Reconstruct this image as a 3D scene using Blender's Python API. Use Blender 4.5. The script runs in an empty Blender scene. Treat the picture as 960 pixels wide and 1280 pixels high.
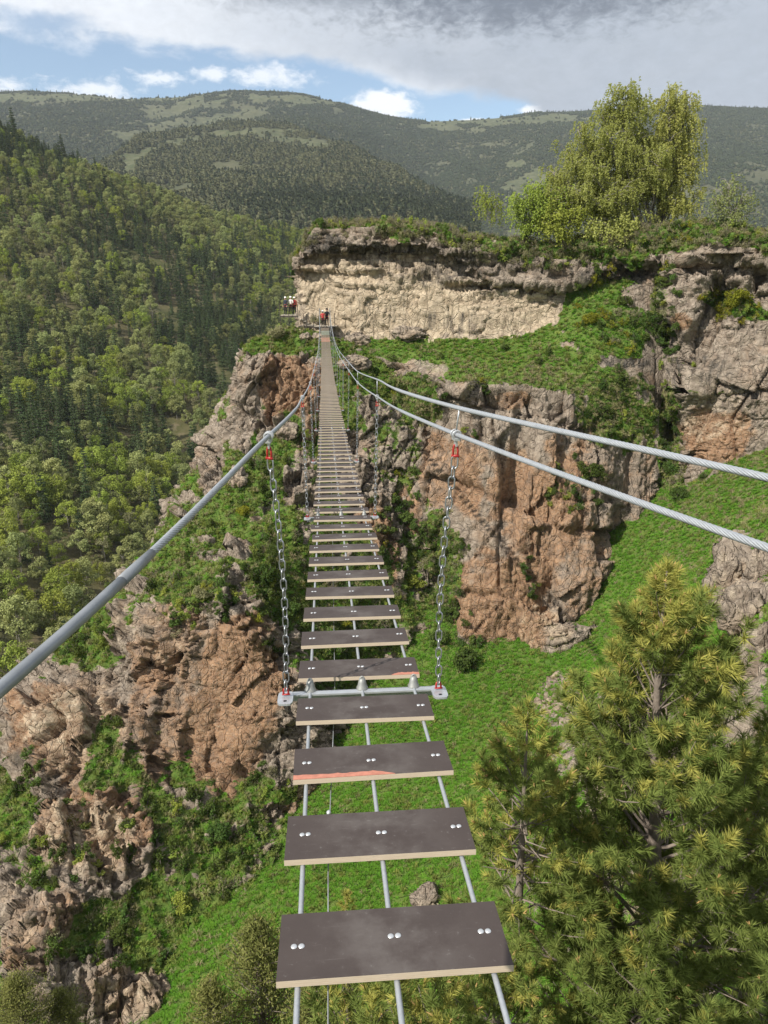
import bpy, math, random
import numpy as np
from mathutils import Vector, Matrix

rng = np.random.default_rng(11)
random.seed(5)
SC = bpy.context.scene
COL = SC.collection

# ------------------------------------------------------------------ camera
PITCH = math.radians(17.0)
CP, SP = math.cos(PITCH), math.sin(PITCH)
F, CX, CY = 924.0, 480.0, 640.0

cam_d = bpy.data.cameras.new('camera')
cam = bpy.data.objects.new('camera', cam_d)
COL.objects.link(cam)
cam.location = (0, 0, 0)
cam.rotation_euler = (math.radians(90) - PITCH, 0, 0)
cam_d.sensor_fit = 'VERTICAL'
cam_d.sensor_height = 36.0
cam_d.sensor_width = 27.0
cam_d.lens = 36.0 * F / 1280.0
cam_d.clip_start = 0.05
cam_d.clip_end = 20000
SC.camera = cam


def ray(px, py):
    a = (px - CX) / F
    b = (CY - py) / F
    return np.array([a, CP + b * SP, -SP + b * CP])


def at(px, py, Y):
    """the spot seen at photo pixel (px, py) whose forward distance is Y metres"""
    d = ray(px, py)
    return d * (Y / d[1])


def project(p):
    p = np.asarray(p)
    dep = p[..., 1] * CP - p[..., 2] * SP
    up = p[..., 1] * SP + p[..., 2] * CP
    dep = np.where(np.abs(dep) < 1e-3, 1e-3, dep)
    return CX + F * p[..., 0] / dep, CY - F * up / dep, dep


# ------------------------------------------------------------------ noise
_PERM = np.random.default_rng(3).permutation(256).astype(np.int32)
_PERM = np.concatenate([_PERM, _PERM, _PERM])
_G = np.random.default_rng(4).normal(size=(256, 3))
_G /= np.linalg.norm(_G, axis=1)[:, None]


def _h(ix, iy, iz):
    return _PERM[_PERM[_PERM[ix & 255] + (iy & 255)] + (iz & 255)]


def perlin(p, seed=0):
    p = p + seed * 17.31
    i = np.floor(p).astype(np.int32)
    f = p - i
    w = f * f * f * (f * (f * 6 - 15) + 10)
    r = 0
    for dx in (0, 1):
        wx = w[:, 0] if dx else 1 - w[:, 0]
        for dy in (0, 1):
            wy = w[:, 1] if dy else 1 - w[:, 1]
            for dz in (0, 1):
                wz = w[:, 2] if dz else 1 - w[:, 2]
                g = _G[_h(i[:, 0] + dx, i[:, 1] + dy, i[:, 2] + dz)]
                d = g[:, 0] * (f[:, 0] - dx) + g[:, 1] * (f[:, 1] - dy) + g[:, 2] * (f[:, 2] - dz)
                r = r + d * wx * wy * wz
    return r * 1.6


def fbm(p, octv=4, gain=0.5, seed=0, ridge=False):
    a, s, r = 1.0, 1.0, 0
    for o in range(octv):
        n = perlin(p * s, seed + o * 3)
        if ridge:
            n = 1 - 2 * np.abs(n)
        r = r + a * n
        a *= gain
        s *= 2.03
    return r


_R1 = np.random.default_rng(21).random((256, 8))


def worley(p, seed=0):
    """cellular noise: F1, F2, 5 random numbers of the nearest cell, offset from its centre"""
    p = p + seed * 13.7
    i = np.floor(p).astype(np.int32)
    f = p - i
    n = len(p)
    f1 = np.full(n, 9.0)
    f2 = np.full(n, 9.0)
    idb = np.zeros(n, np.int32)
    off = np.zeros((n, 3))
    for dx in (-1, 0, 1):
        for dy in (-1, 0, 1):
            for dz in (-1, 0, 1):
                h = _h(i[:, 0] + dx, i[:, 1] + dy, i[:, 2] + dz)
                c = _R1[h, :3] + np.array([dx, dy, dz])
                v = f - c
                d = np.einsum('ij,ij->i', v, v)
                m = d < f1
                f2 = np.where(m, f1, np.minimum(f2, d))
                f1 = np.where(m, d, f1)
                idb = np.where(m, h, idb)
                off[m] = v[m]
    return np.sqrt(f1), np.sqrt(f2), _R1[idb, 3:], off


def sstep(a, b, x):
    t = np.clip((x - a) / (b - a), 0, 1)
    return t * t * (3 - 2 * t)


def fracture(p, scale, seed, tilt=0.5, step=0.6, crack=0.35, cw=0.07):
    """blocky broken-rock height in units of one block: tilted facets, offsets and open joints"""
    q = p / np.asarray(scale)
    q = q + 0.18 * np.stack([perlin(q * 1.7, seed + 31), perlin(q * 1.7, seed + 37), perlin(q * 1.7, seed + 41)], 1)
    f1, f2, rnd, off = worley(q, seed)
    d = (rnd[:, 0] - 0.5) * step
    d += tilt * (off * (rnd[:, 1:4] - 0.5) * 2).sum(1)
    d -= crack * np.exp(-((f2 - f1) / cw) ** 2)
    return d


def joints(p, size, seed, rot=(0, 0, 0), tilt=0.5, step=0.8, crack=0.3, cw=0.06, warp=0.10, bond=1.0):
    """angular broken rock: three sets of joint planes cut blocks, each block set back and tilted on its own"""
    R = np.array(Matrix.Rotation(rot[2], 3, 'Z') @ Matrix.Rotation(rot[1], 3, 'Y') @ Matrix.Rotation(rot[0], 3, 'X'))
    s = np.asarray(size, float)
    q = (p @ R) / s
    q = q + warp * np.stack([perlin(q * .6, seed + 1), perlin(q * .6, seed + 2), perlin(q * .6, seed + 3)], 1)
    q = q + 0.25 * warp * np.stack([perlin(q * 3.1, seed + 4), perlin(q * 3.1, seed + 5), perlin(q * 3.1, seed + 6)], 1)
    iz = np.floor(q[:, 2]).astype(np.int32)
    hz = _R1[_h(iz, iz * 0 + seed, iz * 0 + 7)]
    x = q[:, 0] * (0.7 + 0.6 * hz[:, 1]) + bond * hz[:, 0] * 5
    ix = np.floor(x).astype(np.int32)
    hx = _R1[_h(ix, iz, iz * 0 + seed + 3)]
    y = q[:, 1] + bond * hx[:, 0] * 5
    iy = np.floor(y).astype(np.int32)
    rnd = _R1[_h(ix, iy, iz + seed * 5)]
    f = np.stack([x - ix, y - iy, q[:, 2] - iz], 1) - 0.5
    d = (rnd[:, 0] - 0.5) * step + tilt * (f * (rnd[:, 1:4] - 0.5) * 2).sum(1)
    e = 0.5 - np.abs(f)
    e = np.minimum(e[:, 0], np.minimum(e[:, 1] * 1.6, e[:, 2]))
    return d - crack * (rnd[:, 4] > .35) * np.exp(-(e / cw) ** 2)


# ------------------------------------------------------------------ curves through control points
def hermite(t, P, tq):
    """smooth curve through P (k, ...) at parameters t, evaluated at tq (finite-difference tangents, limited)"""
    t = np.asarray(t, float)
    P = np.asarray(P, float)
    k = len(t)
    sh = (-1,) + (1,) * (P.ndim - 1)
    d = (P[1:] - P[:-1]) / (t[1:] - t[:-1]).reshape(sh)
    m = np.zeros_like(P)
    m[1:-1] = 0.5 * (d[1:] + d[:-1])
    m[0], m[-1] = d[0], d[-1]
    s = np.where(np.sign(d[1:]) == np.sign(d[:-1]), 1.0, 0.35)
    m[1:-1] *= s
    j = np.clip(np.searchsorted(t, tq, side='right') - 1, 0, k - 2)
    h = (t[j + 1] - t[j])
    u = ((tq - t[j]) / h)
    u2 = u.reshape(sh)
    hh = h.reshape(sh)
    return ((2 * u2**3 - 3 * u2**2 + 1) * P[j] + (u2**3 - 2 * u2**2 + u2) * hh * m[j]
            + (-2 * u2**3 + 3 * u2**2) * P[j + 1] + (u2**3 - u2**2) * hh * m[j + 1])


def loft(net, nr, nc, cap=60.0):
    """fine grid (nr, nc, 3) through a control net (R, C, 3)"""
    net = np.asarray(net, float)

    def params(a):
        l = np.minimum(np.linalg.norm(np.diff(a, axis=0), axis=2).mean(1), cap) + 0.4
        return np.concatenate([[0], np.cumsum(l)])
    t = params(net)
    g = hermite(t, net, np.linspace(0, t[-1], nr))
    g = g.transpose(1, 0, 2)
    t = params(g)
    g = hermite(t, g, np.linspace(0, t[-1], nc))
    return g.transpose(1, 0, 2)


def grid_normals(g, flip=False):
    du = np.gradient(g, axis=0)
    dv = np.gradient(g, axis=1)
    n = np.cross(dv, du)
    n /= np.linalg.norm(n, axis=2)[..., None] + 1e-9
    return -n if flip else n


def rbf(P, smooth=0.0):
    P = np.asarray(P, float)
    X = P[:, :2]
    n = len(X)
    S = 50.0

    def phi(r):
        return r * r * np.log(r + 1e-9)
    D = np.linalg.norm(X[:, None] - X[None], axis=2) / S
    A = np.zeros((n + 3, n + 3))
    A[:n, :n] = phi(D) + smooth * np.eye(n)
    A[:n, n] = 1
    A[:n, n + 1:] = X / S
    A[n:, :n] = A[:n, n:].T
    w = np.linalg.solve(A, np.concatenate([P[:, 2], np.zeros(3)]))

    def f(x, y):
        sh = np.shape(x)
        x = np.ravel(x)
        y = np.ravel(y)
        out = w[n] + w[n + 1] * x / S + w[n + 2] * y / S
        for k in range(n):
            r = np.hypot(x - X[k, 0], y - X[k, 1]) / S
            out = out + w[k] * phi(r)
        return out.reshape(sh)
    return f


# ------------------------------------------------------------------ mesh building
class MB:
    def __init__(self):
        self.v, self.f, self.n = [], [], 0

    def add(self, verts, faces, mat=0):
        verts = np.asarray(verts, float).reshape(-1, 3)
        faces = np.asarray(faces, np.int64)
        self.v.append(verts)
        self.f.append((faces + self.n, mat))
        self.n += len(verts)
        return self

    def box(self, c, s, R=None, mat=0):
        x, y, z = np.asarray(s) / 2
        v = np.array([[-x, -y, -z], [x, -y, -z], [x, y, -z], [-x, y, -z], [-x, -y, z], [x, -y, z], [x, y, z], [-x, y, z]])
        if R is not None:
            v = v @ np.asarray(R).T
        return self.add(v + np.asarray(c), [[0, 3, 2, 1], [4, 5, 6, 7], [0, 1, 5, 4], [1, 2, 6, 5], [2, 3, 7, 6], [3, 0, 4, 7]], mat)

    def tube(self, path, rad, sides=8, mat=0, closed=False, caps=True):
        P = np.asarray(path, float)
        n = len(P)
        rad = np.broadcast_to(np.asarray(rad, float), (n,))
        if closed:
            T = np.roll(P, -1, 0) - np.roll(P, 1, 0)
        else:
            T = np.gradient(P, axis=0)
        T /= np.linalg.norm(T, axis=1)[:, None] + 1e-12
        up = np.array([0, 0, 1.0]) if abs(T[0][2]) < 0.9 else np.array([1.0, 0, 0])
        a = np.cross(T[0], up)
        a /= np.linalg.norm(a)
        ang = np.linspace(0, 2 * np.pi, sides, endpoint=False)
        V = []
        for k in range(n):
            a = a - T[k] * (a @ T[k])
            a /= np.linalg.norm(a) + 1e-12
            b = np.cross(T[k], a)
            V.append(P[k] + rad[k] * (np.cos(ang)[:, None] * a + np.sin(ang)[:, None] * b))
        V = np.concatenate(V)
        m = n if closed else n - 1
        i = np.arange(m)[:, None]
        j = np.arange(sides)[None]
        i2 = (i + 1) % n
        j2 = (j + 1) % sides
        Fq = np.stack([i * sides + j, i * sides + j2, i2 * sides + j2, i2 * sides + j], -1).reshape(-1, 4)
        base = self.n
        self.add(V, Fq, mat)
        if caps and not closed:
            self.f.append((np.array([np.arange(sides)[::-1] + base]), mat))
            self.f.append((np.array([np.arange(sides) + base + (n - 1) * sides]), mat))
        return self

    def lathe(self, prof, c, axis=(0, 0, 1), sides=12, mat=0):
        """profile of (radius, height) pairs turned round an axis through c"""
        ax = np.asarray(axis, float)
        ax /= np.linalg.norm(ax)
        up = np.array([1.0, 0, 0]) if abs(ax[0]) < 0.9 else np.array([0, 1.0, 0])
        a = np.cross(ax, up)
        a /= np.linalg.norm(a)
        b = np.cross(ax, a)
        ang = np.linspace(0, 2 * np.pi, sides, endpoint=False)
        V = np.concatenate([np.asarray(c) + ax * h + max(r, 1e-4) * (np.cos(ang)[:, None] * a + np.sin(ang)[:, None] * b) for r, h in prof])
        n = len(prof)
        i = np.arange(n - 1)[:, None]
        j = np.arange(sides)[None]
        j2 = (j + 1) % sides
        return self.add(V, np.stack([i * sides + j, i * sides + j2, (i + 1) * sides + j2, (i + 1) * sides + j], -1).reshape(-1, 4), mat)

    def mesh(self, name, mats=(), smooth=False):
        me = bpy.data.meshes.new(name)
        V = np.concatenate(self.v) if self.v else np.zeros((0, 3))
        me.vertices.add(len(V))
        me.vertices.foreach_set('co', V.astype(np.float32).ravel())
        loops = np.concatenate([f.ravel() for f, m in self.f])
        cnt = np.concatenate([np.full(len(f), f.shape[1]) for f, m in self.f])
        mi = np.concatenate([np.full(len(f), m) for f, m in self.f])
        me.loops.add(len(loops))
        me.loops.foreach_set('vertex_index', loops.astype(np.int32))
        me.polygons.add(len(cnt))
        me.polygons.foreach_set('loop_start', np.concatenate([[0], np.cumsum(cnt)[:-1]]).astype(np.int32))
        me.polygons.foreach_set('loop_total', cnt.astype(np.int32))
        me.polygons.foreach_set('material_index', mi.astype(np.int32))
        me.update(calc_edges=True)
        me.polygons.foreach_set('use_smooth', np.full(len(cnt), bool(smooth)))
        for m in mats:
            me.materials.append(m)
        return me


def link(name, me, parent=None):
    o = bpy.data.objects.new(name, me)
    COL.objects.link(o)
    if parent is not None:
        o.parent = parent
    return o


def empty(name, loc=(0, 0, 0)):
    o = bpy.data.objects.new(name, None)
    o.empty_display_size = 0.3
    o.location = loc
    COL.objects.link(o)
    return o


def tag(o, label=None, cat=None, group=None, kind=None):
    if label:
        o['label'] = label
    if cat:
        o['category'] = cat
    if group:
        o['group'] = group
    if kind:
        o['kind'] = kind
    return o


def copy_tree(o, parent=None):
    c = o.copy()
    COL.objects.link(c)
    if parent is not None:
        c.parent = parent
    for ch in o.children:
        copy_tree(ch, c)
    return c


def grid_mesh(name, g, mat, attrs=None, smooth=True, flip=False):
    nr, nc = g.shape[:2]
    i = np.arange(nr - 1)[:, None]
    j = np.arange(nc - 1)[None]
    q = np.stack([i * nc + j, i * nc + j + 1, (i + 1) * nc + j + 1, (i + 1) * nc + j], -1).reshape(-1, 4)
    if flip:
        q = q[:, ::-1]
    mb = MB()
    mb.add(g.reshape(-1, 3), q)
    me = mb.mesh(name, [mat], smooth)
    for k, a in (attrs or {}).items():
        at_ = me.attributes.new(k, 'FLOAT', 'POINT')
        at_.data.foreach_set('value', np.asarray(a, np.float32).ravel())
    return me


# ------------------------------------------------------------------ materials
def mat_new(name):
    m = bpy.data.materials.new(name)
    m.use_nodes = True
    nt = m.node_tree
    nt.nodes.clear()
    out = nt.nodes.new('ShaderNodeOutputMaterial')
    return m, nt, out


class NT:
    """little helper for wiring nodes"""
    def __init__(self, nt):
        self.nt = nt

    def _in(self, sock, v):
        if isinstance(v, bpy.types.NodeSocket):
            self.nt.links.new(v, sock)
        elif v is not None:
            if sock.type == 'RGBA' and hasattr(v, '__len__') and len(v) == 3:
                v = (*v, 1)
            sock.default_value = v

    def math(self, op, a, b=None, c=None, clamp=False):
        n = self.nt.nodes.new('ShaderNodeMath')
        n.operation = op
        n.use_clamp = clamp
        for s, v in zip(n.inputs, (a, b, c)):
            self._in(s, v)
        return n.outputs[0]

    def mix(self, f, a, b, blend='MIX'):
        n = self.nt.nodes.new('ShaderNodeMix')
        n.data_type = 'RGBA'
        n.blend_type = blend
        self._in(n.inputs['Factor'], f)
        self._in(n.inputs[6], a)
        self._in(n.inputs[7], b)
        return n.outputs[2]

    def ramp(self, f, stops):
        n = self.nt.nodes.new('ShaderNodeValToRGB')
        e = n.color_ramp.elements
        while len(e) < len(stops):
            e.new(0.5)
        for el, (p, c) in zip(e, stops):
            el.position = p
            el.color = (c, c, c, 1) if not hasattr(c, '__len__') else (*c, 1)
        self._in(n.inputs[0], f)
        return n.outputs[0]

    def sstep(self, a, b, x):
        n = self.nt.nodes.new('ShaderNodeMapRange')
        n.interpolation_type = 'SMOOTHSTEP'
        self._in(n.inputs[0], x)
        n.inputs[1].default_value = a
        n.inputs[2].default_value = b
        return n.outputs[0]

    def noise(self, vec, scale, detail=4, rough=0.55, dist=0.0, out=0):
        n = self.nt.nodes.new('ShaderNodeTexNoise')
        self._in(n.inputs['Vector'], vec)
        n.inputs['Scale'].default_value = scale
        n.inputs['Detail'].default_value = detail
        n.inputs['Roughness'].default_value = rough
        n.inputs['Distortion'].default_value = dist
        return n.outputs[out]

    def voronoi(self, vec, scale, feature='F1', out='Distance'):
        n = self.nt.nodes.new('ShaderNodeTexVoronoi')
        n.feature = feature
        self._in(n.inputs['Vector'], vec)
        n.inputs['Scale'].default_value = scale
        return n.outputs[out]

    def coord(self, which='Object'):
        return self.nt.nodes.new('ShaderNodeTexCoord').outputs[which]

    def mapping(self, vec, scale=(1, 1, 1), rot=(0, 0, 0), loc=(0, 0, 0)):
        n = self.nt.nodes.new('ShaderNodeMapping')
        self._in(n.inputs['Vector'], vec)
        n.inputs['Scale'].default_value = scale
        n.inputs['Rotation'].default_value = rot
        n.inputs['Location'].default_value = loc
        return n.outputs[0]

    def attr(self, name, out='Fac'):
        n = self.nt.nodes.new('ShaderNodeAttribute')
        n.attribute_name = name
        return n.outputs[out]

    def sep(self, v):
        n = self.nt.nodes.new('ShaderNodeSeparateXYZ')
        self._in(n.inputs[0], v)
        return n.outputs

    def comb(self, x, y, z):
        n = self.nt.nodes.new('ShaderNodeCombineXYZ')
        for s, v in zip(n.inputs, (x, y, z)):
            self._in(s, v)
        return n.outputs[0]

    def bump(self, h, strength=0.5, dist=0.1, normal=None):
        n = self.nt.nodes.new('ShaderNodeBump')
        n.inputs['Strength'].default_value = strength
        n.inputs['Distance'].default_value = dist
        self._in(n.inputs['Height'], h)
        if normal is not None:
            self._in(n.inputs['Normal'], normal)
        return n.outputs[0]

    def hsv(self, c, h=0.5, s=1.0, v=1.0):
        n = self.nt.nodes.new('ShaderNodeHueSaturation')
        self._in(n.inputs['Color'], c)
        self._in(n.inputs['Hue'], h)
        self._in(n.inputs['Saturation'], s)
        self._in(n.inputs['Value'], v)
        return n.outputs[0]

    def principled(self, color, rough=0.8, metal=0.0, spec=0.3, normal=None):
        n = self.nt.nodes.new('ShaderNodeBsdfPrincipled')
        self._in(n.inputs['Base Color'], color)
        self._in(n.inputs['Roughness'], rough)
        self._in(n.inputs['Metallic'], metal)
        self._in(n.inputs['Specular IOR Level'], spec)
        if normal is not None:
            self._in(n.inputs['Normal'], normal)
        return n.outputs[0]


def simple_mat(name, col, rough=0.7, metal=0.0, spec=0.3, var=0.25, scale=20.0, bump=0.0):
    m, nt, out = mat_new(name)
    t = NT(nt)
    co = t.coord()
    n = t.noise(co, scale, 5)
    c = t.mix(n, tuple(np.array(col) * (1 - var)), tuple(np.minimum(np.array(col) * (1 + var), 1)))
    nrm = t.bump(n, bump, 0.01) if bump else None
    nt.links.new(t.principled(c, rough, metal, spec, nrm), out.inputs[0])
    return m


def leaf_mat(name, col, col2, trans=0.35, rnd=0.25, scale=1.2):
    """thin leaf: diffuse plus light passing through; varies from plant to plant and clump to clump"""
    m, nt, out = mat_new(name)
    t = NT(nt)
    oi = nt.nodes.new('ShaderNodeObjectInfo')
    r = oi.outputs['Random']
    geo = nt.nodes.new('ShaderNodeNewGeometry')
    n = t.noise(geo.outputs['Position'], scale, 3)
    isl = geo.outputs['Random Per Island']
    f = t.math('ADD', t.math('MULTIPLY', n, 0.9), t.math('MULTIPLY', isl, 0.5))
    f = t.math('SUBTRACT', f, 0.2, clamp=True)
    c = t.mix(f, col, col2)
    c = t.hsv(c, t.math('ADD', 0.5 - 0.03 * rnd * 2, t.math('MULTIPLY', r, 0.06 * rnd * 2)), 1.0,
              t.math('ADD', 1 - rnd, t.math('MULTIPLY', t.math('FRACT', t.math('MULTIPLY', r, 7.3)), 2 * rnd)))
    d = nt.nodes.new('ShaderNodeBsdfDiffuse')
    tr = nt.nodes.new('ShaderNodeBsdfTranslucent')
    nt.links.new(c, d.inputs['Color'])
    c2 = t.mix(0.5, c, (0.22, 0.24, 0.03))
    nt.links.new(c2, tr.inputs['Color'])
    mx = nt.nodes.new('ShaderNodeMixShader')
    mx.inputs[0].default_value = trans
    nt.links.new(d.outputs[0], mx.inputs[1])
    nt.links.new(tr.outputs[0], mx.inputs[2])
    nt.links.new(mx.outputs[0], out.inputs[0])
    return m


# ------------------------------------------------------------------ geometry-node scatter for stuff nobody could count
def scatter(name, pts, scl, rot, idx, protos, label=None):
    me = bpy.data.meshes.new(name)
    n = len(pts)
    me.vertices.add(n)
    me.vertices.foreach_set('co', np.asarray(pts, np.float32).ravel())
    a = me.attributes.new('scl', 'FLOAT_VECTOR', 'POINT')
    s = np.asarray(scl, np.float32)
    if s.ndim == 1:
        s = np.repeat(s[:, None], 3, 1)
    a.data.foreach_set('vector', s.ravel())
    a = me.attributes.new('rotv', 'FLOAT_VECTOR', 'POINT')
    a.data.foreach_set('vector', np.asarray(rot, np.float32).ravel())
    a = me.attributes.new('pick', 'INT', 'POINT')
    a.data.foreach_set('value', np.asarray(idx, np.int32).ravel())
    o = link(name, me)
    tag(o, label, None, None, 'stuff')
    ng = bpy.data.node_groups.new(name + '_nodes', 'GeometryNodeTree')
    ng.interface.new_socket('Geometry', in_out='INPUT', socket_type='NodeSocketGeometry')
    ng.interface.new_socket('Geometry', in_out='OUTPUT', socket_type='NodeSocketGeometry')
    N, L = ng.nodes, ng.links
    gi = N.new('NodeGroupInput')
    go = N.new('NodeGroupOutput')
    iop = N.new('GeometryNodeInstanceOnPoints')
    L.new(gi.outputs[0], iop.inputs['Points'])
    jo = N.new('GeometryNodeJoinGeometry')
    for p in reversed(protos):
        oi = N.new('GeometryNodeObjectInfo')
        oi.inputs['Object'].default_value = p
        oi.inputs['As Instance'].default_value = True
        L.new(oi.outputs['Geometry'], jo.inputs[0])
    L.new(jo.outputs[0], iop.inputs['Instance'])
    iop.inputs['Pick Instance'].default_value = True

    def named(nm, dt):
        x = N.new('GeometryNodeInputNamedAttribute')
        x.data_type = dt
        x.inputs['Name'].default_value = nm
        return x.outputs['Attribute']
    L.new(named('pick', 'INT'), iop.inputs['Instance Index'])
    e = N.new('FunctionNodeEulerToRotation')
    L.new(named('rotv', 'FLOAT_VECTOR'), e.inputs[0])
    L.new(e.outputs[0], iop.inputs['Rotation'])
    L.new(named('scl', 'FLOAT_VECTOR'), iop.inputs['Scale'])
    L.new(iop.outputs[0], go.inputs[0])
    md = o.modifiers.new('scatter', 'NODES')
    md.node_group = ng
    return o


def proto(name, me):
    return bpy.data.objects.new(name, me)      # not linked to the scene: only instanced


def quads(c, size, nrm_bias=None, bias=0.6, aspect=1.0, r=rng):
    """random leaf quads at centres c"""
    n = len(c)
    nr = r.normal(size=(n, 3))
    nr /= np.linalg.norm(nr, axis=1)[:, None]
    if nrm_bias is not None:
        nr = nr * (1 - bias) + nrm_bias * bias
        nr /= np.linalg.norm(nr, axis=1)[:, None] + 1e-9
    a = np.cross(nr, r.normal(size=(n, 3)))
    a /= np.linalg.norm(a, axis=1)[:, None] + 1e-9
    b = np.cross(nr, a)
    s = (np.broadcast_to(size, (n,)) * r.uniform(0.7, 1.3, n))[:, None] * 0.5
    v = np.stack([c - a * s, c - b * s * aspect * 0.6, c + a * s, c + b * s * aspect * 0.6], 1).reshape(-1, 3)
    return v, np.arange(n * 4).reshape(n, 4)


def in_frame(p, margin=60):
    px, py, d = project(p)
    return (d > 0.3) & (px > -margin) & (px < 960 + margin) & (py > -margin) & (py < 1280 + margin)
# ================================================================== light and sky
SUN = np.array([-0.61, -0.50, 0.72])
SUN /= np.linalg.norm(SUN)
EL = math.asin(SUN[2])
AZ = math.atan2(SUN[0], SUN[1])
sl = bpy.data.lights.new('sun', 'SUN')
sl.energy = 4.2
sl.angle = math.radians(0.5)
sl.color = (1.0, 0.94, 0.85)
so = bpy.data.objects.new('sun', sl)
COL.objects.link(so)
so.rotation_euler = Vector(SUN).to_track_quat('Z', 'Y').to_euler()
so.location = (-30, -30, 60)

SC.view_settings.view_transform = 'Standard'
SC.view_settings.look = 'None'
SC.view_settings.gamma = 1.0
SC.view_settings.use_curve_mapping = False
SC.view_settings.exposure = 0.62

world = bpy.data.worlds.new('World')
SC.world = world
world.use_nodes = True
wn = world.node_tree
wn.nodes.clear()
t = NT(wn)
sky = wn.nodes.new('ShaderNodeTexSky')
sky.sky_type = 'NISHITA'
sky.sun_disc = False
sky.sun_elevation = EL
sky.sun_rotation = AZ
sky.altitude = 1400
sky.air_density = 1.3
sky.dust_density = 0.6
sky.ozone_density = 1.6
dx, dy, dz = t.sep(t.coord('Generated'))
az = t.math('MULTIPLY', t.math('ARCTAN2', dx, dy), 180 / math.pi)
el = t.math('MULTIPLY', t.math('ARCSINE', dz), 180 / math.pi)


def azel(px, py):
    d = ray(px, py)
    d = d / np.linalg.norm(d)
    return math.degrees(math.atan2(d[0], d[1])), math.degrees(math.asin(d[2]))


v1 = t.comb(t.math('MULTIPLY', az, 0.10), t.math('MULTIPLY', el, 0.24), 3.7)
nA = t.math('SUBTRACT', t.noise(v1, 1.0, 8, 0.56, 0.3), 0.5)           # broad billows
v2 = t.comb(t.math('MULTIPLY', az, 0.42), t.math('MULTIPLY', el, 0.8), 9.1)
nB = t.math('SUBTRACT', t.noise(v2, 1.0, 7, 0.6, 0.2), 0.5)            # ragged edges


def blob(px, py, rx, ry, soft=0.55, warp=0.9):
    """a soft-edged cloud patch at a bearing and height, in degrees"""
    a0, e0 = azel(px, py)
    a1, _ = azel(px + rx, py)
    _, e1 = azel(px, py - ry)
    u = t.math('DIVIDE', t.math('SUBTRACT', az, a0), max(a1 - a0, 0.2))
    w = t.math('DIVIDE', t.math('SUBTRACT', el, e0), max(e1 - e0, 0.1))
    r = t.math('SQRT', t.math('ADD', t.math('MULTIPLY', u, u), t.math('MULTIPLY', w, w)))
    r = t.math('ADD', r, t.math('MULTIPLY', nB, warp * 2))
    return t.sstep(1.0 + soft * 0.5, 1.0 - soft, r)


def mx(*a):
    r = a[0]
    for b in a[1:]:
        r = t.math('MAXIMUM', r, b)
    return r


# the big sheet: its lower edge is low on the right, higher on the left
edge = t.ramp(t.math('DIVIDE', t.math('ADD', az, 40), 80, clamp=True),
              [(0.0, .70), (0.18, .715), (0.36, .72), (0.46, .70), (0.54, .625), (0.62, .585), (0.69, .40), (1.0, .30)])
edge_el = t.math('MULTIPLY', edge, 20.0)
sheet = t.sstep(-0.25, 0.7, t.math('ADD', t.math('SUBTRACT', el, edge_el), t.math('ADD', t.math('MULTIPLY', nA, 2.6), t.math('MULTIPLY', nB, 1.6))))
hole = blob(36, 28, 78, 18, 0.8, 1.1)
sheet = t.math('MULTIPLY', sheet, t.math('SUBTRACT', 1, t.math('MULTIPLY', hole, 0.85)))
high = t.sstep(24, 34, el)                                            # broken cloud overhead, out of view, whitened to add fill light
sheet = t.math('MULTIPLY', sheet, t.math('SUBTRACT', 1, t.math('MULTIPLY', high, t.sstep(0.02, 0.2, nA))))
v3 = t.comb(t.math('MULTIPLY', az, 1.3), t.math('MULTIPLY', el, 2.4), 4.4)
nC = t.math('SUBTRACT', t.noise(v3, 1.0, 7, 0.62, 0.5), 0.5)             # wisps
nB = t.math('ADD', t.math('MULTIPLY', nB, .7), t.math('MULTIPLY', nC, .8))
puffs = mx(blob(480, 131, 42, 20, 0.5, 0.9), t.math('MULTIPLY', mx(blob(118, 112, 48, 13, .9, 1.6), blob(200, 98, 38, 8, .9, 1.7), blob(262, 92, 26, 8, .9, 1.6), blob(340, 95, 46, 13, .9, 1.5),
           blob(12, 106, 22, 9, .8, 1.3)), .85), blob(668, 138, 20, 7, .6, 1.2), blob(590, 151, 16, 4, .6, 1.2))
cum = t.math('MULTIPLY', puffs, 0.95)
# how dark the sheet's base is
dark = mx(blob(660, -4, 270, 46, 0.9, 1.1), t.math('MULTIPLY', blob(420, -12, 200, 30, 0.9, 0.8), 0.7))
grey = t.math('ADD', t.sstep(-22, 8, az), t.math('MULTIPLY', nA, 1.0), clamp=True)
grey = t.math('MULTIPLY', grey, t.sstep(12.6, 15.0, t.math('ADD', el, t.math('ADD', t.math('MULTIPLY', nA, 4), t.math('MULTIPLY', t.sstep(0, 14, az), 5)))))
K = 1.0 / 0.10 * 0.92
white = (0.72 * K * 0.95, 0.75 * K * 0.95, 0.80 * K * 0.95)
greyc = (0.350 * K, 0.388 * K, 0.450 * K)
darkc = (0.095 * K, 0.115 * K, 0.155 * K)
cc = t.mix(t.math('MULTIPLY', grey, t.math('SUBTRACT', 1.0, t.math('MULTIPLY', high, .8))), white, greyc)
cc = t.mix(t.math('MULTIPLY', dark, 0.9), cc, darkc)
tex = t.math('ADD', 1.0, t.math('ADD', t.math('MULTIPLY', nB, 0.28), t.math('MULTIPLY', nA, 0.25)))
cc = t.mix(1.0, cc, t.comb(tex, tex, tex), 'MULTIPLY')
s1 = t.mix(cum, sky.outputs[0], (0.80 * K, 0.82 * K, 0.85 * K))
s2 = t.mix(sheet, s1, cc)
s2 = t.mix(t.sstep(-1, -6, el), s2, (0.08 * K * .5, 0.09 * K * .5, 0.07 * K * .5))
bg = wn.nodes.new('ShaderNodeBackground')
bg.inputs['Strength'].default_value = 0.10
wn.links.new(s2, bg.inputs['Color'])
wo = wn.nodes.new('ShaderNodeOutputWorld')
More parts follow.
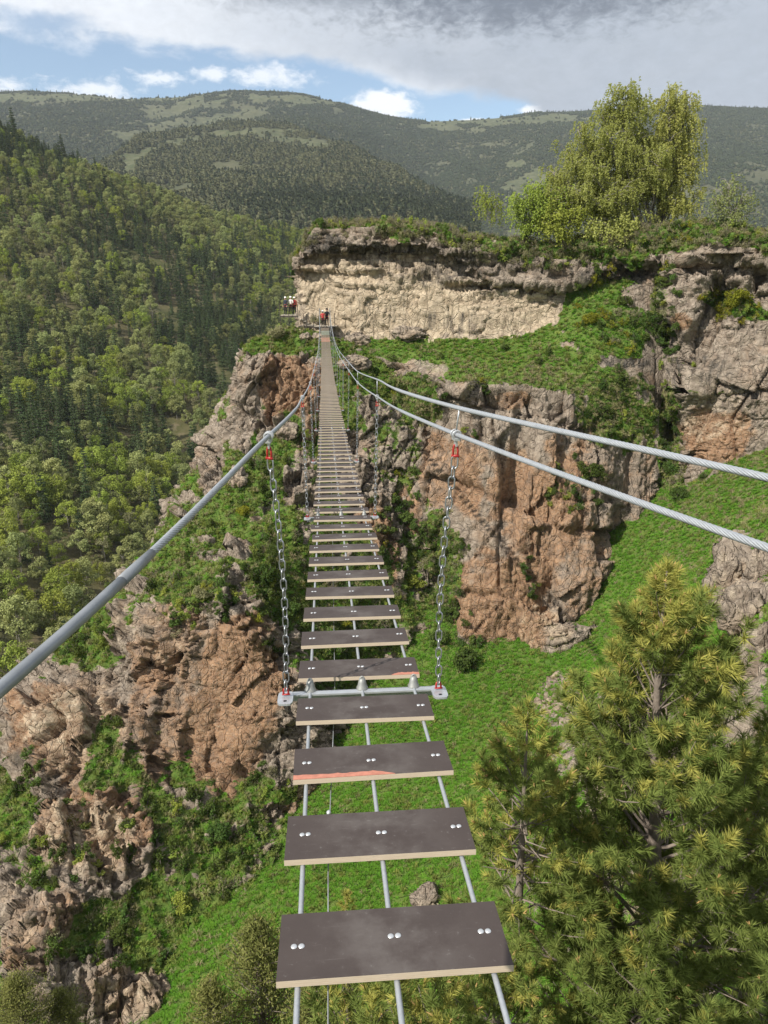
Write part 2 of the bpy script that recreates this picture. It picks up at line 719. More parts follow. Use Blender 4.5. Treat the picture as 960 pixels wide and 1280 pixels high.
wn.links.new(bg.outputs[0], wo.inputs[0])

SC.render.engine = 'CYCLES'
SC.cycles.use_denoising = True
SC.cycles.denoiser = 'OPENIMAGEDENOISE'
SC.cycles.max_bounces = 5
SC.cycles.diffuse_bounces = 3
SC.cycles.transmission_bounces = 3
SC.cycles.caustics_reflective = False
SC.cycles.caustics_refractive = False
SC.cycles.use_adaptive_sampling = True
SC.cycles.adaptive_threshold = 0.01

# ================================================================== ground materials


def terrain_mat(name, soil=(0.080, 0.150, 0.024), soil2=(0.135, 0.185, 0.040)):
    """rock in several colours where it is bare, turf and soil elsewhere; masks come with the mesh"""
    m, nt, out = mat_new(name)
    t = NT(nt)
    co = t.coord()
    nL = t.noise(co, 0.35, 5, 0.6)
    nM = t.noise(co, 1.6, 6, 0.65)
    nS = t.noise(co, 7.0, 5, 0.65)
    nV = t.noise(t.mapping(co, (1, 1, 0.12)), 2.2, 5, 0.6)              # streaks that run down the face
    g = t.attr('grass')
    o = t.attr('orange')
    ta = t.attr('tan')
    dk = t.attr('dark')
    nX = t.noise(co, 22.0, 4, 0.65)
    grey = t.mix(t.sstep(0.25, 0.75, nM), (0.185, 0.146, 0.112), (0.43, 0.36, 0.285))
    grey = t.mix(t.math('MULTIPLY', t.sstep(.5, .7, nL), .6), grey, (0.30, 0.205, 0.135))
    grey = t.mix(t.math('MULTIPLY', t.sstep(0.55, 0.72, nV), 0.55), grey, (0.11, 0.10, 0.09))
    orange = t.mix(t.sstep(0.25, 0.75, nM), (0.20, 0.110, 0.062), (0.43, 0.265, 0.155))
    orange = t.mix(t.math('MULTIPLY', t.sstep(0.42, 0.70, nS), 0.7), orange, (0.36, 0.275, 0.20))
    orange = t.mix(t.math('MULTIPLY', t.sstep(0.52, 0.70, nV), 0.5), orange, (0.20, 0.150, 0.115))
    tan = t.mix(t.sstep(0.25, 0.75, nM), (0.36, 0.28, 0.19), (0.64, 0.53, 0.385))
    tan = t.mix(t.math('MULTIPLY', t.sstep(.45, .65, nL), .45), tan, (0.38, 0.315, 0.235))
    tan = t.mix(t.math('MULTIPLY', t.sstep(0.56, 0.74, nV), 0.5), tan, (0.30, 0.25, 0.19))
    dark = t.mix(t.sstep(0.35, 0.65, nS), (0.045, 0.040, 0.034), (0.14, 0.125, 0.105))  # dark stone tone, also used for shade painted under overhangs
    wob = t.math('ADD', t.math('MULTIPLY', t.math('SUBTRACT', nM, 0.5), 1.3), t.math('MULTIPLY', t.math('SUBTRACT', nL, 0.5), 1.1))
    c = t.mix(t.sstep(0.2, 0.85, t.math('ADD', o, wob)), grey, orange)
    c = t.mix(t.sstep(0.2, 0.85, t.math('ADD', ta, wob)), c, tan)
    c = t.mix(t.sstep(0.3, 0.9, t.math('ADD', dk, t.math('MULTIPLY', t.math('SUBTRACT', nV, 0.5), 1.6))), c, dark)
    # lichen
    li = t.math('MULTIPLY', t.sstep(0.60, 0.70, nS), t.sstep(0.45, 0.6, nL))
    c = t.mix(t.math('MULTIPLY', li, 0.45), c, (0.20, 0.20, 0.12))
    # open joints: thin dark lines running mostly up the face, some along the bedding
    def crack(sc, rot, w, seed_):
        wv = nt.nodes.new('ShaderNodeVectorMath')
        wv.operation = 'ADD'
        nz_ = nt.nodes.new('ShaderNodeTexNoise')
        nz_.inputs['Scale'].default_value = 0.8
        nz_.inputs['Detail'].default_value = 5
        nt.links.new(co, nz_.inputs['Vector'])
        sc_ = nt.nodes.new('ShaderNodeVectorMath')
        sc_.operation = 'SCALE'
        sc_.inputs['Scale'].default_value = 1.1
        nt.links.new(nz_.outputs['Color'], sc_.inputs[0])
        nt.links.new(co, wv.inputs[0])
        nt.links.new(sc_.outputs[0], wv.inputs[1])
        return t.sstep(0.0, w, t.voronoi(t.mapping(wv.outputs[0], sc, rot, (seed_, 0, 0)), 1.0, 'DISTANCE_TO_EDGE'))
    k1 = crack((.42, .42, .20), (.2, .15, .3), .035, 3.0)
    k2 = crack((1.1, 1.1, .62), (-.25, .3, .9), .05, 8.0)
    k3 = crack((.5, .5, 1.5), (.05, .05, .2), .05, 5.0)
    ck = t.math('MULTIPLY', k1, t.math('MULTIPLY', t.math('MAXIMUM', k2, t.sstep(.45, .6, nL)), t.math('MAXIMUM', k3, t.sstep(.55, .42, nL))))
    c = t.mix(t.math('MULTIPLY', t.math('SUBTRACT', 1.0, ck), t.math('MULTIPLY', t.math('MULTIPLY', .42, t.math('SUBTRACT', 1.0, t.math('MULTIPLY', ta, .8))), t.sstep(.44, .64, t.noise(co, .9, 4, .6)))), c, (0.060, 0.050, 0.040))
    so_ = t.mix(t.sstep(0.35, 0.65, nM), soil, soil2)
    so_ = t.mix(t.math('MULTIPLY', t.sstep(0.60, 0.75, nS), 0.6), so_, (0.19, 0.15, 0.085))
    c = t.mix(t.sstep(0.42, 0.58, t.math('ADD', g, t.math('MULTIPLY', t.math('SUBTRACT', nS, 0.5), 0.5))), c, so_)
    c = t.mix(t.math('MULTIPLY', t.sstep(.58, .72, nX), .35), c, (0.10, 0.088, 0.072))
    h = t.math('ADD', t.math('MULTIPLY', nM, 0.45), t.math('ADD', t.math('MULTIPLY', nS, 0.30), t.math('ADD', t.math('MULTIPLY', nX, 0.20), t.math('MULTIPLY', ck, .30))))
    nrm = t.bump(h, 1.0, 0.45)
    nt.links.new(t.principled(c, 0.92, 0, 0.15, nrm), out.inputs[0])
    return m


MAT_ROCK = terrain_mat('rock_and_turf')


def paint(px, py, blobs, warp):
    """soft patches of ground cover, stone colour or painted-in shade: (cx, cy, rx, ry, degrees, value)"""
    r = np.zeros_like(px)
    for cx, cy, rx, ry, dg, val in blobs:
        a = math.radians(dg)
        u = ((px - cx) * math.cos(a) + (py - cy) * math.sin(a)) / rx
        w = (-(px - cx) * math.sin(a) + (py - cy) * math.cos(a)) / ry
        d = np.sqrt(u * u + w * w) + warp
        k = sstep(1.25, 0.75, d)
        r = np.where(abs(val) * k > np.abs(r), val * k, r)
    return r


def slope_info(g, flip):
    n = grid_normals(g, flip)
    return n, n[..., 2]


def sample_surface(g, weight, density, flip=False, jitter=True):
    """random spots on a grid surface, density per square metre times weight"""
    a = g[1:, :-1] - g[:-1, :-1]
    b = g[:-1, 1:] - g[:-1, :-1]
    cr = np.cross(b, a)
    area = np.linalg.norm(cr, axis=2)
    nz = cr / (area[..., None] + 1e-9)
    if flip:
        nz = -nz
    w = weight[:-1, :-1]
    px, py, d = project(g[:-1, :-1])
    vis = (d > 1) & (px > -60) & (px < 1020) & (py > -40) & (py < 1330)
    lam = area * w * density * vis
    cnt = rng.poisson(np.clip(lam, 0, 50))
    ii, jj = np.nonzero(cnt)
    rep = cnt[ii, jj]
    ii = np.repeat(ii, rep)
    jj = np.repeat(jj, rep)
    u = rng.random(len(ii))[:, None]
    v = rng.random(len(ii))[:, None]
    p = g[ii, jj] * (1 - u) * (1 - v) + g[ii + 1, jj] * u * (1 - v) + g[ii, jj + 1] * (1 - u) * v + g[ii + 1, jj + 1] * u * v
    return p, nz[ii, jj]


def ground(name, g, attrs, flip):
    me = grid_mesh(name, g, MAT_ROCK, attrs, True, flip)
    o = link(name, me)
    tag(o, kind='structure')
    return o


# ================================================================== far cliff: cap, wall, grassy ledge, lower cliff
cols = [
    (372, [(322, 77.5), (330, 77.3), (335, 78), (370, 78), (405, 78), (412, 76), (420, 74.5), (440, 73), (480, 72), (540, 71), (600, 70)]),
    (395, [(290, 76.2), (311, 76), (317, 77), (365, 77), (412, 77), (418, 75), (425, 74), (450, 72.5), (490, 71.5), (550, 70), (620, 69)]),
    (430, [(286, 75.6), (307, 75), (315, 76.4), (365, 76), (420, 75.5), (428, 74.5), (440, 73), (470, 71.5), (520, 70), (580, 68.5), (650, 67)]),
    (480, [(284, 75.0), (305, 74.3), (313, 75.6), (365, 75.2), (424, 75), (433, 73), (450, 71), (490, 70), (550, 68.5), (640, 66.5), (720, 64.5)]),
    (540, [(286, 74.4), (308, 73.8), (317, 75.1), (365, 74.5), (424, 74), (440, 71), (470, 68), (520, 67), (600, 65.5), (700, 63), (790, 60)]),
    (600, [(306, 73.4), (342, 73), (350, 74.1), (385, 73.5), (424, 73), (445, 69.5), (482, 66), (540, 65), (620, 63), (720, 60.5), (806, 58.5)]),
    (660, [(314, 73), (350, 72.5), (357, 73.6), (385, 73), (417, 72.5), (445, 69), (488, 65.5), (550, 64), (640, 62), (740, 59.5), (824, 57.5)]),
    (705, [(318, 72.5), (354, 72), (360, 73.3), (370, 73), (385, 72.5), (430, 69), (495, 65.5), (560, 64), (640, 62), (740, 59.5), (817, 57.5)]),
    (750, [(305, 72), (335, 71.5), (345, 73), (352, 72.8), (362, 72), (425, 68.5), (512, 65.5), (570, 64.5), (640, 63), (720, 61), (783, 59.5)]),
    (795, [(298, 71), (330, 70.5), (340, 71.9), (350, 71.8), (368, 71), (450, 68), (540, 66.3), (590, 65.8), (640, 65), (690, 63.5), (740, 62)]),
    (824, [(296, 70), (325, 69.5), (335, 71.0), (360, 71.0), (400, 70.5), (475, 69), (560, 67.2), (600, 66.6), (630, 66.2), (665, 65.2), (705, 64)]),
    (838, [(295, 69.4), (323, 69), (333, 70.8), (362, 71.4), (405, 71.5), (475, 71), (545, 70), (585, 69.5), (615, 69), (630, 68), (655, 66.8)]),
    (850, [(294, 68), (322, 67.5), (330, 68.5), (365, 68), (420, 67.6), (482, 66.5), (490, 66.4), (520, 66.8), (550, 66.3), (575, 66), (604, 65.5)]),
    (900, [(290, 66), (318, 65.4), (327, 66.5), (365, 66), (420, 65.5), (484, 64.3), (490, 64.6), (520, 64.8), (550, 64.3), (572, 64), (594, 63.8)]),
    (950, [(298, 64.5), (320, 64), (330, 65.2), (365, 64.6), (420, 64), (482, 62.9), (490, 63.2), (520, 63.3), (555, 62.7), (576, 62.4), (598, 62)]),
    (1020, [(298, 62), (320, 61.5), (330, 62.6), (365, 62), (420, 61.5), (480, 60.6), (490, 60.6), (520, 60.6), (555, 60), (576, 59.7), (600, 59.5)]),
    (1150, [(298, 58), (320, 57.6), (330, 58.4), (365, 58), (420, 57.5), (480, 57), (490, 56.8), (520, 56.6), (555, 56), (576, 56), (600, 55.5)]),
]
net = []
for k, (px, rows) in enumerate(cols):
    pts = [at(px, py, Y) for py, Y in rows]
    rim = pts[0]
    back = [rim + np.array([rim[0] * 0.9, 65, -1.0]), rim + np.array([rim[0] * 0.25, 18, 0.6]), rim + np.array([0, 4.0, 0.55])]
    low = [pts[-1] + np.array([0, -1.5, -4]), pts[-1] + np.array([0, -2.5, -10])]
    net.append(back + pts + low)
side = [p + np.array([-0.4 - 0.01 * i, 10 if i > 2 else 0, -0.5]) for i, p in enumerate(net[0])]
side2 = [p + np.array([1.5, 34 if i > 2 else 0, -1.5]) for i, p in enumerate(net[0])]
net = [side2, side] + net
net = np.array(net).transpose(1, 0, 2)
ridx = np.broadcast_to(np.arange(net.shape[0])[:, None, None], net.shape[:2] + (1,))
A4 = loft(np.concatenate([net, ridx * 1e-3], 2), 620, 640, cap=20)
A, A_row = A4[..., :3], A4[..., 3] * 1e3
nA_, _ = slope_info(A, False)
if nA_[300, 300, 1] > 0:
    A_flip = True
    nA_ = -nA_
else:
    A_flip = False
q = A.reshape(-1, 3)
row = A_row.ravel()
nz = nA_[..., 2].ravel()
rocky = sstep(0.80, 0.45, nz)
up_band = sstep(2.6, 3.1, row) * sstep(5.9, 5.2, row)                  # the layered cap
mid_band = sstep(5.0, 5.3, row) * sstep(6.25, 5.9, row)
wall = sstep(5.0, 5.6, row) * sstep(7.4, 6.9, row)
lowc = sstep(8.6, 9.3, row)
qpx, qpy, _ = project(q)
butt = sstep(815, 850, qpx) * sstep(5.0, 5.8, row)
big = fbm(q * np.array([.12, .12, .08]), 3, 0.5, 1)
strata = joints(q, (3.6, 3.2, 0.62), 2, (.02, .03, .15), .15, 1.5, .25, .05, .12)
strata += 0.40 * joints(q, (1.1, 1.3, 0.36), 12, (.0, .03, .2), .35, 1.3, .35, .08, .15)
cols_ = joints(q, (3.6, 4.2, 7.5), 3, (.22, .16, .5), 1.1, 1.0, .34, .030, .14)
blk = joints(q, (1.25, 1.5, 2.4), 4, (-.25, .35, .9), 1.2, 1.0, .50, .045, .14)
chip = joints(q, (0.45, 0.5, 0.8), 6, (.4, .3, .2), 1.2, 1.1, .45, .07, .16) + .7 * fracture(q, (.6, .6, .9), 16, 1.1, .7, .35, .07)
fine = fbm(q * 2.2, 3, 0.55, 7, True)
notch = sstep(0.25, 0.6, perlin(q * np.array([.22, .22, .05]), 9)) * lowc
d = rocky * (up_band * (0.95 * strata + 0.15 * blk) + mid_band * .38 * strata
             + wall * (0.35 * big + 0.40 * joints(q, (3.2, 3, 1.9), 8, (.05, .25, .3), .8, 1.0, .35, .03, .4) + 0.30 * fracture(q, (2.6, 2.6, 1.7), 44, .8, .6, .45, .035) * sstep(-.1, .3, perlin(q * .25, 46)) + 0.08 * blk * sstep(.1, .45, perlin(q * .3, 45)) + 0.05 * chip)
             + np.maximum(lowc, butt) * (0.9 * big + 1.45 * cols_ + 0.42 * blk * sstep(-.35, .25, perlin(q * .18, 51)) + 0.15 * chip - 1.3 * notch))
d += (1 - rocky) * (0.5 * big + 0.18 * fbm(q * 0.8, 3, 0.5, 14))
d += 0.05 * fine
hn = nA_.reshape(-1, 3)
A = (q + hn * d[:, None]).reshape(A.shape)
nA2, _ = slope_info(A, A_flip)
nzA = nA2[..., 2].ravel()
px, py, dep = project(A.reshape(-1, 3))
warp = 0.30 * fbm(q * 0.5, 3, 0.6, 21)
fr = fbm(q * 0.45, 4, 0.6, 22)
grass = sstep(0.45, 0.75, 0.65 * nz + 0.35 * nzA + 0.18 * fr)
grass = grass * (1 - up_band * 0.75)
grass = np.maximum(grass, sstep(4.1, 3.5, row + .5 * fr) * sstep(440, 500, qpx))
grass += paint(px, py, [
    # bare stone
    (520, 365, 175, 62, 0, -1), (660, 375, 48, 42, 0, -1), (660, 640, 85, 150, 0, -1.0), (620, 560, 60, 60, 0, -1), (740, 660, 70, 90, 20, -1),
    (895, 440, 70, 55, 0, -.9), (890, 545, 50, 45, 0, -1), (890, 335, 60, 30, 0, -.8), (700, 340, 50, 18, 0, -.8), (570, 620, 30, 90, -10, -.7),
    (500, 610, 25, 70, -15, -.55), (530, 460, 35, 18, 0, -.55), (640, 770, 60, 50, 0, -1), (740, 500, 40, 8, 0, -.3),
    # turf, plants
    (600, 440, 150, 16, 3, 1), (755, 405, 62, 38, 25, 1), (690, 465, 120, 22, 8, .85), (770, 520, 55, 45, 40, .85), (836, 560, 14, 80, 0, .9), (715, 610, 40, 32, 20, .7),
    (920, 383, 42, 16, 20, .8), (885, 488, 30, 7, 0, .6), (825, 390, 14, 60, 0, .5), (540, 720, 35, 90, 10, .9), (500, 560, 25, 60, 0, .6), (590, 545, 16, 26, 0, .5),
    (520, 500, 40, 30, 20, .7), (460, 470, 40, 40, 0, .4), (660, 720, 10, 28, 10, .55), (700, 745, 10, 25, 0, .3)], warp)
grass = np.clip(grass, 0, 1)
grass = np.where(row < 2.6, 1.0, grass)
orange = paint(px, py, [(625, 755, 66, 65, -15, .95), (690, 640, 52, 95, 15, .85), (645, 610, 36, 50, 0, .75), (580, 600, 22, 50, -10, .9), (500, 640, 26, 60, -15, .8), (545, 590, 22, 50, 0, .7),
                        (895, 545, 45, 35, 0, 1), (760, 620, 60, 90, 0, .42), (740, 720, 60, 60, 0, .5), (640, 500, 30, 12, 0, .6), (850, 400, 14, 12, 0, .8), (760, 345, 25, 10, 0, .6), (640, 800, 50, 30, 0, .8), (590, 570, 20, 30, 0, .6)], warp)
tan = paint(px, py, [(500, 385, 130, 42, 0, .95), (430, 370, 60, 55, 0, .9), (640, 392, 75, 34, 0, .8), (470, 330, 70, 16, 0, .5), (620, 570, 45, 25, 0, .25), (890, 520, 45, 30, 0, .4), (680, 790, 30, 40, 0, .4)], warp)
tan = np.where((row > 5) & (row < 7.5) & (px < 700), np.maximum(tan, .45), tan)
darkm = paint(px, py, [(400, 305, 30, 14, 0, .8), (480, 312, 90, 8, 0, .7), (590, 330, 60, 20, 0, .55), (572, 402, 40, 15, 0, .5), (700, 345, 50, 14, 0, .45), (770, 345, 50, 14, 0, .75), (890, 460, 40, 22, 0, .5), (540, 345, 30, 14, 0, .6),  # shade of cap, overhang, cave and cleft painted in, besides darker stone
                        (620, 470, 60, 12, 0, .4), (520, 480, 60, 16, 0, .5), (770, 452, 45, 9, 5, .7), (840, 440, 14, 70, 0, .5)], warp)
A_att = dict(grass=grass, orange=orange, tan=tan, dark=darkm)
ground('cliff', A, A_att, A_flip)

# ================================================================== rocky spur that the bridge crosses above
S = [
    # crest, p1, p2, p3, foot
    [(350, 408, 74.5), (385, 412, 74), (425, 424, 73.5), (455, 440, 72.5), (500, 470, 71)],
    [(318, 428, 72.5), (355, 436, 72), (395, 438, 71.5), (440, 470, 69.5), (500, 510, 68.5)],
    [(300, 452, 70.5), (338, 470, 69.5), (392, 470, 69.5), (440, 505, 68), (500, 550, 67)],
    [(291, 545, 67.5), (330, 545, 66.3), (385, 550, 66), (440, 570, 65.5), (500, 610, 65.5)],
    [(248, 592, 63.5), (310, 612, 62), (380, 625, 62), (440, 645, 62.8), (515, 690, 63.5)],
    [(190, 690, 59), (262, 690, 57), (340, 695, 56), (425, 735, 58), (535, 775, 60.5)],
    [(95, 778, 54.5), (175, 772, 51.8), (272, 742, 50.5), (355, 800, 51.0), (470, 860, 55.5)],
    [(35, 848, 51.5), (122, 850, 48), (275, 850, 48.4), (350, 890, 48.2), (430, 960, 50.5)],
    [(-10, 900, 48.5), (90, 930, 44), (265, 960, 45.8), (350, 975, 45.3), (400, 1015, 45.6)],
    [(-60, 960, 45.5), (65, 1015, 40.5), (185, 1035, 40.5), (275, 1055, 40.8), (340, 1062, 41.0)],
    [(-100, 1050, 40), (42, 1120, 35.6), (130, 1145, 35.4), (220, 1165, 35.6), (292, 1172, 35.6)],
    [(-140, 1150, 36), (20, 1225, 31.4), (92, 1248, 31.2), (150, 1268, 31.0), (192, 1280, 30.6)],
    [(-180, 1300, 31), (-10, 1350, 27), (40, 1370, 27), (70, 1390, 27), (100, 1410, 26)],
]
net = []
for r in S:
    p = [at(*c) for c in r]
    b = p[0] + np.array([-5, 4, -9.0])
    b2 = p[0] + np.array([-16, 9, -34.0])
    u = p[-1] + np.array([2.0, -0.6, -2.6])
    u2 = p[-1] + np.array([4.0, -0.6, -7])
    net.append([b2, b] + p + [u, u2])
net = np.array(net)
Sg = loft(net, 760, 460, cap=16)
nS_, _ = slope_info(Sg, False)
S_flip = nS_[..., 2].mean() < 0
nS_ = -nS_ if S_flip else nS_
q = Sg.reshape(-1, 3)
nz = nS_[..., 2].ravel()
px, py, _ = project(q)
warp = 0.32 * fbm(q * 0.35, 4, 0.6, 21)
fr = fbm(q * 0.4, 4, 0.6, 22)
rockp = paint(px, py, [
    (290, 830, 72, 105, 0, 1), (300, 930, 60, 60, 0, 1), (345, 960, 40, 60, 0, .8), (195, 805, 65, 60, -20, .85), (85, 905, 85, 75, -20, .95), (180, 860, 40, 55, 20, .55),
    (120, 1055, 75, 72, -10, 1), (70, 1000, 30, 60, -15, .8), (35, 1150, 45, 40, 30, .7), (130, 1240, 85, 45, 0, .9), (60, 1230, 40, 30, 0, .7), (245, 1010, 30, 25, 0, .5), (380, 900, 35, 70, -10, .9), (410, 985, 40, 30, 0, .9),
    (355, 470, 42, 42, 0, 1), (305, 500, 18, 60, 0, 1), (390, 480, 22, 50, 0, .9), (340, 540, 20, 30, 0, .7), (265, 590, 16, 34, 0, .9), (235, 635, 20, 20, 0, .6), (330, 640, 30, 20, 0, .4),
    (375, 610, 24, 60, 0, .85), (205, 865, 40, 75, -20, .85), (60, 965, 26, 60, -30, .7), (185, 940, 18, 70, -22, .6), (22, 1085, 25, 30, 0, .6), (135, 880, 40, 20, -30, .5), (255, 1040, 40, 14, 15, .5), (300, 690, 30, 14, 0, .5), (180, 1195, 60, 14, 10, .5), (75, 1130, 30, 18, 0, .5), (225, 1100, 26, 12, 0, .45), (410, 900, 14, 50, 0, .6), (350, 650, 18, 14, 0, .4), (260, 690, 35, 22, 0, .55), (445, 600, 22, 60, -12, .8), (480, 680, 22, 70, -12, .8), (170, 730, 24, 14, 30, .6), (285, 870, 60, 100, 0, 1)], warp)
grassp = paint(px, py, [
    (345, 425, 48, 16, 0, 1), (330, 580, 50, 26, -25, .8), (350, 720, 45, 75, 10, .9), (280, 640, 36, 24, -30, .7), (225, 730, 30, 40, 0, .75), (110, 800, 40, 26, -30, .8), (440, 760, 60, 60, 0, .9),
    (125, 955, 20, 80, 15, .9), (25, 1015, 30, 26, 0, .6), (228, 1015, 38, 60, -30, .9), (215, 1130, 60, 36, 0, .9), (330, 985, 42, 20, 15, .9), (262, 1068, 40, 24, 0, .85), (210, 1190, 50, 30, 0, .7), (40, 1080, 30, 40, 0, .6),
    (425, 850, 26, 40, 0, .5)], warp)
rockm = np.clip(sstep(0.72, 0.35, nz) * 0.6 + 0.50 * fr + .21 * sstep(360, 280, px) * sstep(740, 840, py) + .10 * sstep(400, 380, px) + rockp - grassp * (0.8 - .25 * (fr > .45)), 0, 1)
big = fbm(q * np.array([.14, .14, .10]), 3, 0.5, 61)
tiltm = np.array(Matrix.Rotation(0.30, 3, 'Y') @ Matrix.Rotation(-0.25, 3, 'X'))
qt = q @ tiltm
cols_ = joints(qt, (1.9, 2.2, 5.0), 63, (.1, .1, .6), 1.1, 1.1, .35, .035, .14)
blk = joints(qt, (.85, .95, 1.9), 64, (.2, -.25, .3), 1.2, 1.1, .5, .05, .14)
chip = joints(qt, (.34, .36, .65), 66, (.3, .3, .8), 1.2, 1.1, .45, .08, .16)
calm = paint(px, py, [(285, 880, 62, 95, 0, 1)], warp)
d = rockm * (0.7 * big + 1.15 * cols_ * (1 - .5 * calm) + 0.55 * blk * (1 - .7 * calm) + 0.22 * chip * (1 - .7 * calm) + .35)
d += (1 - rockm) * (0.45 * big + 0.30 * fbm(q * 0.7, 4, 0.55, 67) + 0.25 * blk * sstep(.0, .6, fr))
d += 0.05 * fbm(q * 2.2, 3, 0.55, 68)
Sg = (q + nS_.reshape(-1, 3) * d[:, None]).reshape(Sg.shape)
nS2, _ = slope_info(Sg, S_flip)
grass = np.clip(1.15 - rockm * 1.25 + sstep(0.75, 0.95, nS2[..., 2].ravel()) * 0.35 - 0.05, 0, 1)
grass = np.where((px < -30) | (py > 1330), np.maximum(grass, .7), grass)
orange = paint(px, py, [(300, 850, 60, 80, 0, .95), (280, 940, 60, 60, 0, 1), (190, 830, 35, 40, 0, .7), (90, 920, 70, 60, 0, .8), (120, 1040, 70, 60, 0, .8), (230, 800, 50, 50, 0, .6), (60, 1160, 50, 60, 0, .5), (160, 1240, 60, 40, 0, .6), (190, 930, 40, 70, 0, .6), (330, 480, 20, 45, 0, .3), (360, 490, 35, 40, 0, 1), (395, 500, 16, 45, 0, .9),
                        (400, 1000, 40, 30, 0, .5), (220, 870, 25, 50, 0, .6), (470, 690, 26, 60, -12, .8), (40, 1200, 30, 30, 0, .5)], warp)
tan = paint(px, py, [(100, 920, 60, 60, 0, .5), (110, 1060, 60, 50, 0, .55), (170, 1240, 70, 40, 0, .5), (30, 1140, 40, 60, 0, .3), (380, 930, 30, 60, 0, .4), (200, 800, 60, 40, 0, .3)], warp)
darkm = paint(px, py, [(375, 615, 25, 45, 0, .3), (350, 930, 20, 60, 0, .3), (290, 1000, 30, 30, 0, .3)], warp)
S_att = dict(grass=grass, orange=orange, tan=tan, dark=darkm)
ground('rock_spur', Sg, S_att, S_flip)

# ================================================================== floor of the gully and the near bank
Gp = [at(*c) for c in [
    (660, 835, 57), (600, 815, 58), (560, 850, 55), (450, 1000, 44), (600, 1000, 40.5), (330, 1105, 37.5), (200, 1278, 30), (480, 1200, 31), (800, 785, 55),
    (850, 645, 60), (930, 605, 60), (950, 655, 50), (870, 725, 49), (740, 800, 56), (700, 900, 47), (760, 900, 41), (700, 1100, 26), (800, 1000, 25), (800, 1200, 16), (900, 1000, 18), (900, 850, 24),
    (940, 765, 27), (620, 1150, 29), (380, 1250, 28), (300, 1275, 28), (540, 740, 61.5), (1050, 700, 40), (1000, 600, 55), (120, 1420, 25)]]
Gp += [np.array(p, float) for p in [(0, 0.5, -3.6), (0, 6, -11), (0, 14, -24), (0, 22, -33), (-8, 2, -9), (-10, 12, -27), (-15, 25, -38.5), (4, 2, -6), (2.6, 5.6, -8.4), (8, 8, -9), (10, 16, -11),
                                   (20, 30, -9), (25, 45, -10), (30, 58, -12), (-20, 14, -40), (-30, 34, -46), (-34, 54, -56), (0, -4, -2.4), (-10, -4, -3), (12, -4, -3), (22, 5, -6), (-26, 0, -22), (45, 30, -4), (45, 60, -6),
                                   (0, 80, -30), (30, 80, -14), (-45, 75, -62), (-45, 10, -48)]]
Gf = rbf(Gp, 0.02)
xs = np.linspace(-45, 45, 560)
ys = np.concatenate([np.linspace(-5, 12, 90), np.linspace(12.1, 62, 420), np.linspace(62.3, 80, 30)])
X, Y = np.meshgrid(xs, ys)
Gg = np.stack([X, Y, Gf(X, Y)], 2)
nG, _ = slope_info(Gg, False)
G_flip = nG[..., 2].mean() < 0
nG = -nG if G_flip else nG
q = Gg.reshape(-1, 3)
px, py, dep = project(q)
warp = 0.3 * fbm(q * 0.3, 4, 0.6, 71)
fr = fbm(q * 0.35, 4, 0.6, 72)
rockm = paint(px, py, [(925, 740, 45, 60, 0, 1), (925, 880, 40, 80, 0, 1), (760, 930, 60, 70, 0, .7), (700, 880, 30, 40, 0, .6), (950, 1000, 50, 80, 0, .8), (905, 660, 25, 20, 0, .3)], warp)
rockm = np.where(dep < 14, np.maximum(rockm, .3 + .4 * fr), rockm)
rockm = np.where((q[:, 0] > 6) & (q[:, 1] < 30), np.maximum(rockm, .4 + .7 * fr), rockm)
rockm = np.clip(rockm, 0, 1)
blk = fracture(q, (1.7, 1.7, 2.4), 74, 0.9, 1.0, 0.3, 0.06)
chip = fracture(q, (0.6, 0.6, 0.9), 75, 0.9, 0.9, 0.3, 0.08)
d = rockm * (0.9 * blk + 0.35 * chip + .2) + (1 - rockm) * (0.12 * fbm(q * 0.5, 4, 0.5, 77)) + .35 * perlin(q * .12, 79)
d = d * sstep(1.5, 6, np.hypot(q[:, 0], q[:, 1]))
Gg = (q + nG.reshape(-1, 3) * d[:, None]).reshape(Gg.shape)
G_att = dict(grass=np.clip(1 - rockm * 1.1, 0, 1), orange=np.zeros(len(q)), tan=.25 * np.ones(len(q)), dark=np.where(rockm > .1, .25 * fr + .15, 0))
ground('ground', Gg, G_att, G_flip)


def ground_z(x, y):
    return float(Gf(np.array([x]), np.array([y]))[0])


# ================================================================== forested side of the valley
Hp = [at(*c) for c in [
    (-150, 125, 580), (0, 172, 600), (100, 222, 640), (200, 262, 690), (300, 292, 730), (380, 315, 770), (500, 340, 800),
    (-150, 300, 400), (0, 300, 420), (150, 330, 450), (300, 360, 490), (400, 400, 500), (0, 450, 290), (150, 470, 310), (300, 480, 335), (420, 520, 340),
    (0, 600, 205), (150, 620, 212), (260, 620, 222), (400, 650, 225), (0, 720, 152), (100, 760, 150), (200, 800, 152), (0, 830, 122), (0, 950, 96), (-200, 600, 190), (-200, 900, 100), (120, 900, 105)]]
cr = [Hp[k] for k in range(7)]
Hp += [p + np.array([-40, 130, -45.0]) for p in cr] + [p + np.array([-90, 330, -150.0]) for p in cr]
Hp += [np.array(p, float) for p in [(20, 140, -72), (30, 300, -60), (-15, 90, -72), (60, 500, -20), (90, 700, 0)]]
Hf = rbf(Hp, 0.05)
xs = np.linspace(-560, 160, 300)
ys = np.linspace(70, 1100, 330)
X, Y = np.meshgrid(xs, ys)
Hg = np.stack([X, Y, Hf(X, Y)], 2)
hb = fbm(np.stack([X.ravel(), Y.ravel(), 0 * X.ravel()], 1) * 0.012, 4, 0.5, 81).reshape(X.shape)
Hg[..., 2] += hb * 5 * sstep(90, 200, Y)


